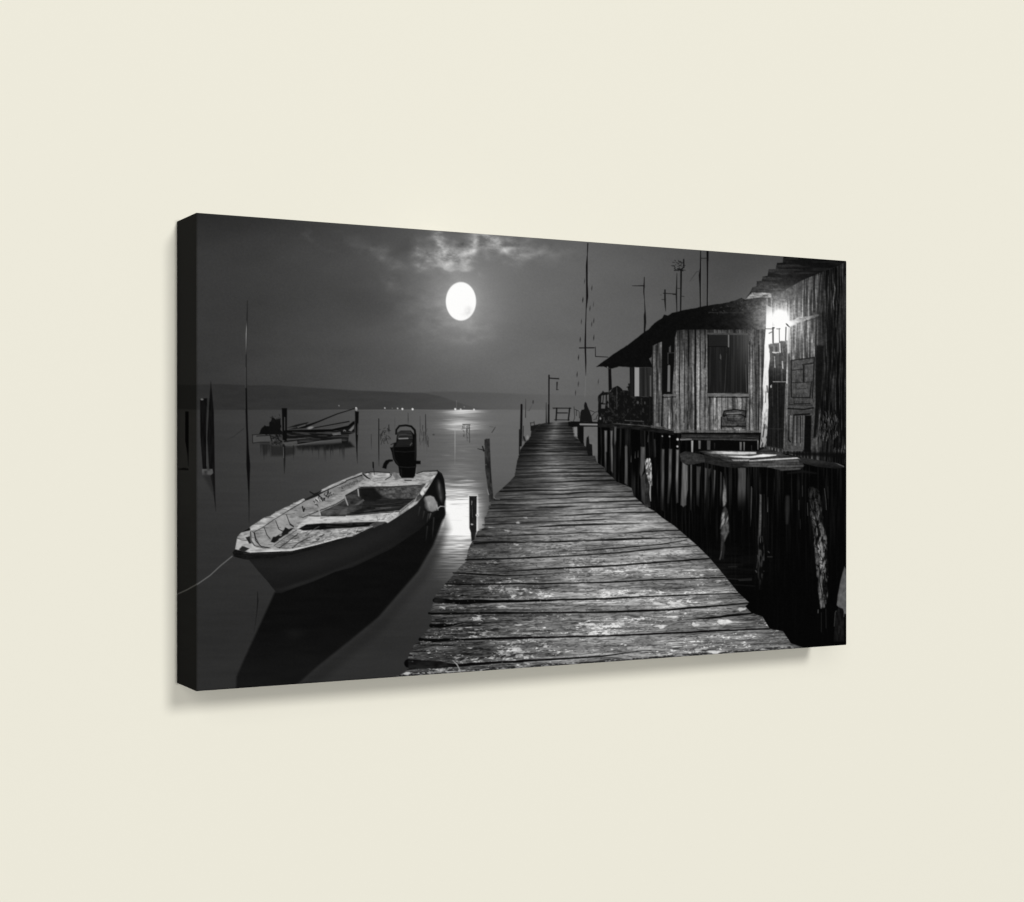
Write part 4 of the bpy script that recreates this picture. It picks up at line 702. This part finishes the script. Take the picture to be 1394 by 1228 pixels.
    # beam lit by the lamp
    s.poly(zI(620, 850, 700, 835, 770, 790, 800, 800, 1000, 760, 1000, 785, 850, 835, 700, 895, 660, 915, 620, 890), lambda X, Y: lin(X, [1072, 1085, 1100, 1116], [235, 170, 118, 62]) + 34*(noise(X, Y, 5, 2.2, 195)-.5)*2, sh, soft=.9)
    s.line(zI(840, 850, 1000, 800), 1.0, 30, alpha=.7)
    # door
    dr = P['door']
    s.poly(zJ(415, 145, 650, 112, 650, 620, 620, 1030, 345, 1030, 380, 620, 385, 150), lambda X, Y: 70 + 24*(fbm(X, Y, 2, 7, 196)-.5)*2, dr)
    s.line(zJ(415, 148, 640, 120, 632, 300, 620, 520), 1.4, 20); s.line(zJ(412, 150, 415, 510, 600, 515), 1.3, 18); s.line(zJ(420, 245, 530, 235), 1.1, 26); s.line(zJ(535, 200, 535, 360), 2.4, 26); s.line(zJ(420, 368, 630, 360), 1.0, 30); s.line(zJ(525, 190, 630, 175), 2, 34); s.line(zJ(440, 522, 440, 572, 600, 572), 1.2, 22); s.line(zJ(612, 360, 598, 510), 1.5, 26); s.line(zJ(470, 430, 560, 425), .8, 40)
    s.line(zJ(385, 600, 620, 600), 2.6, 70); s.line(zJ(380, 622, 540, 630, 630, 615), 1.8, 18); s.line(zJ(440, 535, 600, 545), 1.6, 82, alpha=.7); s.line(zJ(395, 585, 620, 588), 1, 26); s.poly(zJ(430, 640, 640, 640, 600, 675, 440, 680), 62)
    s.poly(zJ(392, 690, 545, 690, 545, 1000, 390, 980), lambda X, Y: 84 + 34*(noise(X, Y, 1.6, 30, 197)-.5)*2, dr)
    for x in (432, 468, 505): s.line(zJ(x, 700, x-2, 960), 1.2, 24)
    s.line(zJ(392, 690, 388, 930, 405, 950), 1.5, 18); s.line(zJ(440, 685, 590, 675), 2, 16); s.poly(zJ(548, 690, 612, 690, 605, 1050, 535, 1050), 13, dr, soft=.9)
    s.line(zJ(345, 1035, 520, 1035), 1.6, 78)
    # gate panel between post and door
    gp = P['gate']
    s.poly(zJ(195, 0, 375, 0, 365, 360, 345, 1020, 165, 990, 190, 600, 185, 380), lambda X, Y: lin(Y, [470, 500, 520, 600], [72, 56, 26, 24])*(.75 + .6*noise(X, Y, 1.3, 30, 198)), gp)
    s.line(zJ(235, 358, 362, 358), 1.1, 138); s.line(zJ(372, 200, 370, 370), [1.4, 2.2], 178); s.line(zJ(360, 380, 352, 680, 342, 1025), [1.6, 1.6, 1.8], 96); s.line(zJ(375, 0, 372, 200), 1.4, 120); s.line(zJ(325, 160, 330, 225), 1.5, 175); s.line(zJ(248, 110, 252, 215), [1, 1.6], 150); s.line(zJ(228, 20, 232, 72, 265, 76, 296, 40, 298, 0), 1.4, 160); s.poly(zJ(205, 400, 222, 385, 222, 415, 210, 420), 190); s.line(zJ(280, 370, 285, 1000), .8, 52); s.line(zJ(225, 400, 228, 600), .7, 60); s.line(zJ(320, 240, 322, 350), .8, 100); s.line(zJ(180, 820, 340, 822), .8, 44); s.line(zJ(165, 992, 340, 1022), 1.2, 44)
    # brush and basket scribble low on the right
    for k in range(150):
        x, y = zJ(R.uniform(670, 870), R.uniform(640, 930))[0]; s.line([(x, y), (x+R.uniform(-1.4, 1.4), y+R.uniform(3, 8))], R.uniform(.5, .9), R.choice([6, 9, 92, 110, 70]), alpha=.75)
    for k in range(26):
        x, y = zJ(R.uniform(830, 960), R.uniform(975, 1045))[0]; s.line([(x, y), (x+R.uniform(-.6, .6), y+R.uniform(2, 5))], .8, R.uniform(60, 100), alpha=.7)
    s.poly(zJ(615, 935, 650, 925, 645, 990, 615, 990), 74, soft=1); s.poly(zJ(690, 920, 715, 925, 710, 1000, 680, 1000), 60, soft=1, alpha=.7)
    s.poly(zJ(340, 1045, 960, 1060, 960, 1120, 700, 1090, 500, 1085, 330, 1060), 12, soft=1.5, alpha=.85)
    # shed roof
    s.poly(zI(575, 60, 578, 85, 570, 152, 505, 155, 485, 228, 405, 232, 390, 308, 335, 318, 320, 368, 265, 372, 260, 430, 212, 445, 180, 510, 125, 585, 300, 580, 440, 570, 600, 480, 800, 365, 1040, 262, 1250, 182, 1360, 120, 1360, 60),
           lambda X, Y: 15 + 22*sst(.35, .8, noise(X-.2*Y, Y, 16, 2.2, 199))*lin(X, [1020, 1060, 1110], [1, .9, .5]) + 26*np.exp(-((X-1060)/26.)**2-((Y-404)/16.)**2), P['shed_roof'])
    for q in ((215, 446, 440, 440), (262, 376, 480, 388), (330, 322, 560, 340), (400, 250, 700, 262), (490, 190, 800, 190)): s.line(zI(*q), 1.1, 44, alpha=.6)
    s.poly(zI(205, 510, 330, 506, 445, 518, 440, 570, 330, 562, 125, 586, 175, 540), lambda X, Y: 132 + 40*(noise(X, Y, 6, 2, 200)-.5)*2, P['shed_roof'], soft=.8); s.poly(zI(330, 535, 400, 530, 395, 556, 335, 556), 54, soft=1)
    s.poly(zI(440, 530, 620, 470, 800, 370, 860, 420, 700, 600, 450, 640), lambda X, Y: 44 + 34*noise(X, Y, 1.8, 20, 201), soft=3, alpha=.8)
    # white corner post
    s.poly(zI(380, 655, 448, 690, 448, 920, 420, 1110) + zJ(198, 0, 203, 130, 188, 250, 190, 380, 185, 480, 188, 600, 180, 800, 165, 995, 105, 1005, 118, 860, 125, 700, 138, 560, 133, 400, 145, 200, 150, 0) + zI(372, 930),
           lambda X, Y: lin(Y, [416, 430, 450, 560, 590, 610], [150, 225, 252, 225, 168, 150]) - lin(Y, [480, 560, 600], [6, 50, 90])*sst(.46, .8, noise(X+.15*Y, Y, 1.5, 6, 202)*.6+noise(X, Y, 1.2, 2.5, 302)*.4), P['corner_post'])
    s.line(zJ(175, 400, 180, 460), 2, 60, alpha=.7); s.line(zJ(165, 450, 160, 560), 1, 70, alpha=.8); s.line(zJ(150, 780, 135, 900), 1.8, 50, alpha=.8)
    # lit fanlight and the lamp's glow
    fl = P['fanlight']
    s.poly(zI(378, 905, 640, 900, 655, 925, 640, 1075, 540, 1085, 530, 1105, 468, 1108, 400, 1120, 378, 1100), 252, fl, soft=.8)
    s.poly(zI(405, 1120, 470, 1110, 535, 1108, 545, 1088, 640, 1078, 650, 1220, 410, 1220), lambda X, Y: 40 + 60*noise(X, Y, 1.6, 14, 203), gp, soft=1.2, wob=1.2); s.line(zI(535, 1110, 540, 1215), 1.2, 225); s.line(zI(450, 1215, 480, 1218, 520, 1216), 1.2, 215); s.line(zI(625, 1085, 632, 1220), 1.2, 180)
    s.line(zI(640, 925, 640, 1220), 2.2, 190); s.line(zI(652, 930, 662, 1100, 655, 1220), 1.0, 170, alpha=.7)
    def glow_at(X, Y):
        d = np.sqrt(((X-1062)/1.0)**2 + ((Y-434)/1.12)**2); a = np.arctan2(Y-434, X-1062)
        r = .97 + .06*noise(a*6, a*0, 1.3, 1, 204); st = .80 + .40*noise(X, Y, 1.9, 26, 205)
        return 250*np.exp(-(d/(9.2*r))**2.2) + 150*st*np.exp(-(d/(19*r))**1.6) + 66*np.exp(-(d/46.)**2)
    sl = s.box(960, 345, 1165, 545)
    if sl is not None:
        s.img[sl] = np.minimum(s.img[sl] + glow_at(s.X[sl], s.Y[sl])*(1 - s.img[sl]/290.), 255)
    s.ell(1063, 435.5, 8.2, 9.4, 255, P['wall_lamp'], soft=4.8)
    for q, w in (((455, 925, 457, 1100), 2.2), ((530, 935, 532, 1095), 1.0), ((610, 920, 606, 1075), 1.5)): s.line(zI(*q), w, 92, fl)
    s.line(zI(365, 936, 460, 938), .9, 84); s.line(zI(410, 990, 440, 975), 1.4, 120); s.line(zI(500, 938, 540, 936), 1, 100); s.line(zI(455, 925, 470, 925), 1.6, 60); s.line(zI(612, 876, 625, 890, 650, 915), [1, 2, 1], 70)
    rough = np.isin(s.id, [P[k] for k in ('motor_boat', 'gunwale', 'inner_side', 'bow_floor', 'bow_deck', 'far_rail', 'cockpit', 'thwart', 'aft_deck', 'crate', 'house_wall', 'floor_beam', 'platform_near', 'shed_wall', 'door', 'gate', 'house_roof', 'shed_roof')] + P['log'] + P['piling'] + P['post'])
    boat = np.isin(s.id, [P[k] for k in ('motor_boat', 'inner_side', 'bow_floor', 'bow_deck', 'far_rail', 'cockpit', 'thwart', 'aft_deck')])
    s.img *= 1 + np.where(boat, .06, np.where(rough, .24, 0))*sst(235, 150, s.img)*((noise(X, Y, 1.5, 1.5, 211)*.5 + noise(X, Y, 3.4, 2.6, 212)*.5 - .5)*2)
    s.img *= 1 - np.where(boat, .22*sst(.70, .9, noise(X+Y*.6, Y, 7, 1.1, 213)), 0) - np.where(boat, .16*sst(.5, .8, fbm(X, Y, 16, 9, 214)), 0)
    s.img += 1.5*(noise(X, Y, 1.3, 1.3, 7) - .5)*2
    np.clip(s.img, 2, 255, out=s.img)

def paint_side(s, P):
    """the picture carried round the left fold"""
    X, Y = s.X, s.Y
    hz = 557.5
    s.img[:] = lin(Y, [300, 420, 524, 930], [50, 48, 48, 46])
    s.poly([(230, 524), (280, 524), (280, hz), (230, hz)], 40, None)
    s.poly([(230, hz), (280, hz), (280, 960), (230, 960)], lambda X, Y: lin(Y, [558, 640, 760, 930], [51, 50, 44, 40]) + 2*noise(X, Y, 12, 5, 42), None)
    s.poly(zR(108, 145, 131, 145, 131, 400, 129, 505, 122, 420, 108, 340), 12, None)
    s.line(zR(60, 525, 100, 522, 125, 524), [1.2, 3, 2.4], 18, None)
    s.line([(241, 809.5), (255, 803), (269, 795)], 1.2, 120, None)
    s.img *= .93
    np.clip(s.img, 2, 255, out=s.img)

PN = {}
def mk(key, name, parent=None, n=1, label=None):
    ids = [part(name, parent, label) for _ in range(n)]
    PN[key] = ids if n > 1 else ids[0]
mk('moon', 'moon', None, 1, 'bright white full moon')
mk('hill_far', 'hill', None, 1, 'pale far hill'); mk('hill_near', 'hill', None, 1, 'darker hill with lights along its foot')
mk('water', 'water'); mk('shore_light', 'shore_light', 'hill_near', 10); mk('reed', 'reeds')
mk('old_boat', 'wrecked_boat', None, 1, 'dark derelict boat between two stakes')
mk('stake', 'stake', None, 5)
mk('rope', 'mooring_rope'); mk('boat_shadow', 'boat_reflection', None)
mk('motor_boat', 'motor_boat', None, 1, 'open wooden motor boat with worn white paint')
for k, nme in (('hull', 'hull'), ('gunwale', 'gunwale'), ('inner_side', 'inner_side'), ('bow_floor', 'bow_floor'), ('bow_deck', 'bow_deck'), ('far_rail', 'rail'), ('cockpit', 'cockpit'), ('thwart', 'thwart'), ('aft_deck', 'aft_deck'), ('outboard_motor', 'outboard_motor')):
    mk(k, nme, 'motor_boat')
mk('fender', 'fender', 'motor_boat', 2)
mk('pier', 'plank_pier', None, 1, 'worn plank pier leading to the bench')
mk('post', 'post', 'pier', 5); mk('pier_lamp_post', 'lamp_post', 'pier'); mk('bench', 'bench', 'pier'); mk('platform', 'landing', 'pier'); mk('heap', 'net_heap', 'pier')
mk('mast', 'mast')
mk('house', 'stilt_house', None, 1, 'plank house on stilts with a veranda')
mk('aerial', 'aerial', 'house', 6)
mk('pile_shade', 'pile_shadow', 'house'); mk('house_wall', 'wall', 'house'); mk('window', 'window', 'house', 2); mk('crate', 'crate', 'house'); mk('floor_beam', 'floor_beam', 'house'); mk('slit', 'water_gap', 'house', 40); mk('house_roof', 'roof', 'house'); mk('railing', 'railing', 'house')
mk('piling', 'piling', 'house', 4); mk('log', 'log', 'house', 2); mk('platform_near', 'platform', 'house')
mk('shed_wall', 'shed', None, 1, 'tall plank shed lit by a bare lamp')
mk('door', 'door', 'shed_wall'); mk('gate', 'gate', 'shed_wall'); mk('shed_roof', 'roof', 'shed_wall'); mk('corner_post', 'corner_post', 'shed_wall', 1, 'whitewashed corner post'); mk('fanlight', 'fanlight', 'shed_wall'); mk('wall_lamp', 'lamp', 'shed_wall')

front = Sheet([(268, 289), (1153, 355), (1153, 878), (268, 941)], GX, GZ)
paint(front, PN)
side = Sheet([(241, 302), (268, 289), (268, 941), (241, 930)], 60, GZ)
paint_side(side, PN)
# <<<PAINT

# ------------------------------------------------------------------ build the print
LIGHT = 1.14                                   # how bright white paper gets under the lamps here
def ink(g):
    c = np.asarray(g, float) / 255.0
    l = np.where(c <= 0.04045, c/12.92, ((c+0.055)/1.055)**2.4)
    return np.minimum(l / LIGHT, 0.93)
TINT = np.array([1.0, 0.996, 0.984])           # faintly warm black-and-white inks

root = bpy.data.objects.new('canvas_print', None); COL.objects.link(root)
root.empty_display_size = 0.05
root['label'] = 'black-and-white canvas print of a moonlit pier and boat, hung on the cream wall'
root['category'] = 'canvas print'

def sheet_mesh(name, co, tone, faces, parent):
    """co (N,3), tone (N,) greys, faces (M,4) -> compacted mesh with its ink attribute"""
    used, inv = np.unique(faces, return_inverse=True)
    f = inv.reshape(faces.shape).astype(np.int32); v = co[used]; c = ink(tone[used])
    me = bpy.data.meshes.new(name)
    me.vertices.add(len(v)); me.vertices.foreach_set('co', v.astype(np.float32).ravel())
    me.loops.add(f.size); me.loops.foreach_set('vertex_index', f.ravel())
    me.polygons.add(len(f)); me.polygons.foreach_set('loop_start', np.arange(0, f.size, 4, dtype=np.int32))
    me.update(calc_edges=True)
    a = me.attributes.new('ink', 'FLOAT_COLOR', 'POINT')
    rgba = np.ones((len(v), 4), np.float32); rgba[:, :3] = c[:, None]*TINT[None, :]
    a.data.foreach_set('color', rgba.ravel())
    me.materials.append(M_INK)
    o = bpy.data.objects.new(name, me); COL.objects.link(o); o.parent = parent
    return o
def grid(nx, ny):
    i = np.arange(ny*nx).reshape(ny, nx)
    return np.stack([i[:-1, :-1], i[1:, :-1], i[1:, 1:], i[:-1, 1:]], -1)
u, v = np.meshgrid(np.linspace(0, 1, GX), np.linspace(0, 1, GZ))
RF = 0.0011                                     # the canvas turns over the bars with a small radius
ea = np.maximum(0, RF - np.minimum(u, 1-u)*W); eb = np.maximum(0, RF - np.minimum(v, 1-v)*H)
dip = RF - np.sqrt(np.maximum(0, RF*RF - ea*ea - eb*eb))
co = np.stack([u*W, -D + dip, (1-v)*H], -1).reshape(-1, 3)
fq = grid(GX, GZ); fid = front.id[:-1, :-1]
objs = {}
order = sorted(range(len(NAMES)), key=lambda k: PARENT[k] is not None)
for k in order:
    sel = fq[fid == k]
    if len(sel) == 0: continue
    par = root if PARENT[k] is None else objs[PN[PARENT[k]]]
    objs[k] = sheet_mesh(NAMES[k], co, front.img.ravel(), sel.reshape(-1, 4), par)
    if LABEL[k]: objs[k]['label'] = LABEL[k]
# wrapped edges
def wrap(co3, tone):
    ny, nx = tone.shape
    return sheet_mesh('wrapped_edge', co3.reshape(-1, 3), tone.ravel(), grid(nx, ny).reshape(-1, 4), root)
u, v = np.meshgrid(np.linspace(0, 1, side.nx), np.linspace(0, 1, GZ))
D2 = D - RF
wrap(np.stack([u*0, -u*D2, (1-v)*H], -1), side.img)
n = 24
u, v = np.meshgrid(np.linspace(0, 1, n), np.linspace(0, 1, GZ))
wrap(np.stack([u*0+W, -(1-u)*D2, (1-v)*H], -1), front.img[:, ::-1][:, (np.arange(n)*4)])
u, v = np.meshgrid(np.linspace(0, 1, GX), np.linspace(0, 1, n))
wrap(np.stack([u*W, -v*D2, u*0+H], -1), front.img[(np.arange(n)*4)[::-1], :])
wrap(np.stack([u*W, -(1-v)*D2, u*0], -1), front.img[::-1, :][np.arange(n)*4, :])
# wooden stretcher bars behind the canvas
def bar(x0, x1, z0, z1):
    y0, y1 = -D+.0022, -.0005
    vs = [(x0, y0, z0), (x1, y0, z0), (x1, y0, z1), (x0, y0, z1), (x0, y1, z0), (x1, y1, z0), (x1, y1, z1), (x0, y1, z1)]
    mesh_obj('stretcher_bar', vs, [(0, 1, 2, 3), (5, 4, 7, 6), (4, 0, 3, 7), (1, 5, 6, 2), (3, 2, 6, 7), (4, 5, 1, 0)], M_WOOD, root)
e, t = .0012, .035
bar(e, e+t, e, H-e); bar(W-e-t, W-e, e, H-e); bar(e+t+.0005, W-e-t-.0005, e, e+t); bar(e+t+.0005, W-e-t-.0005, H-e-t, H-e)
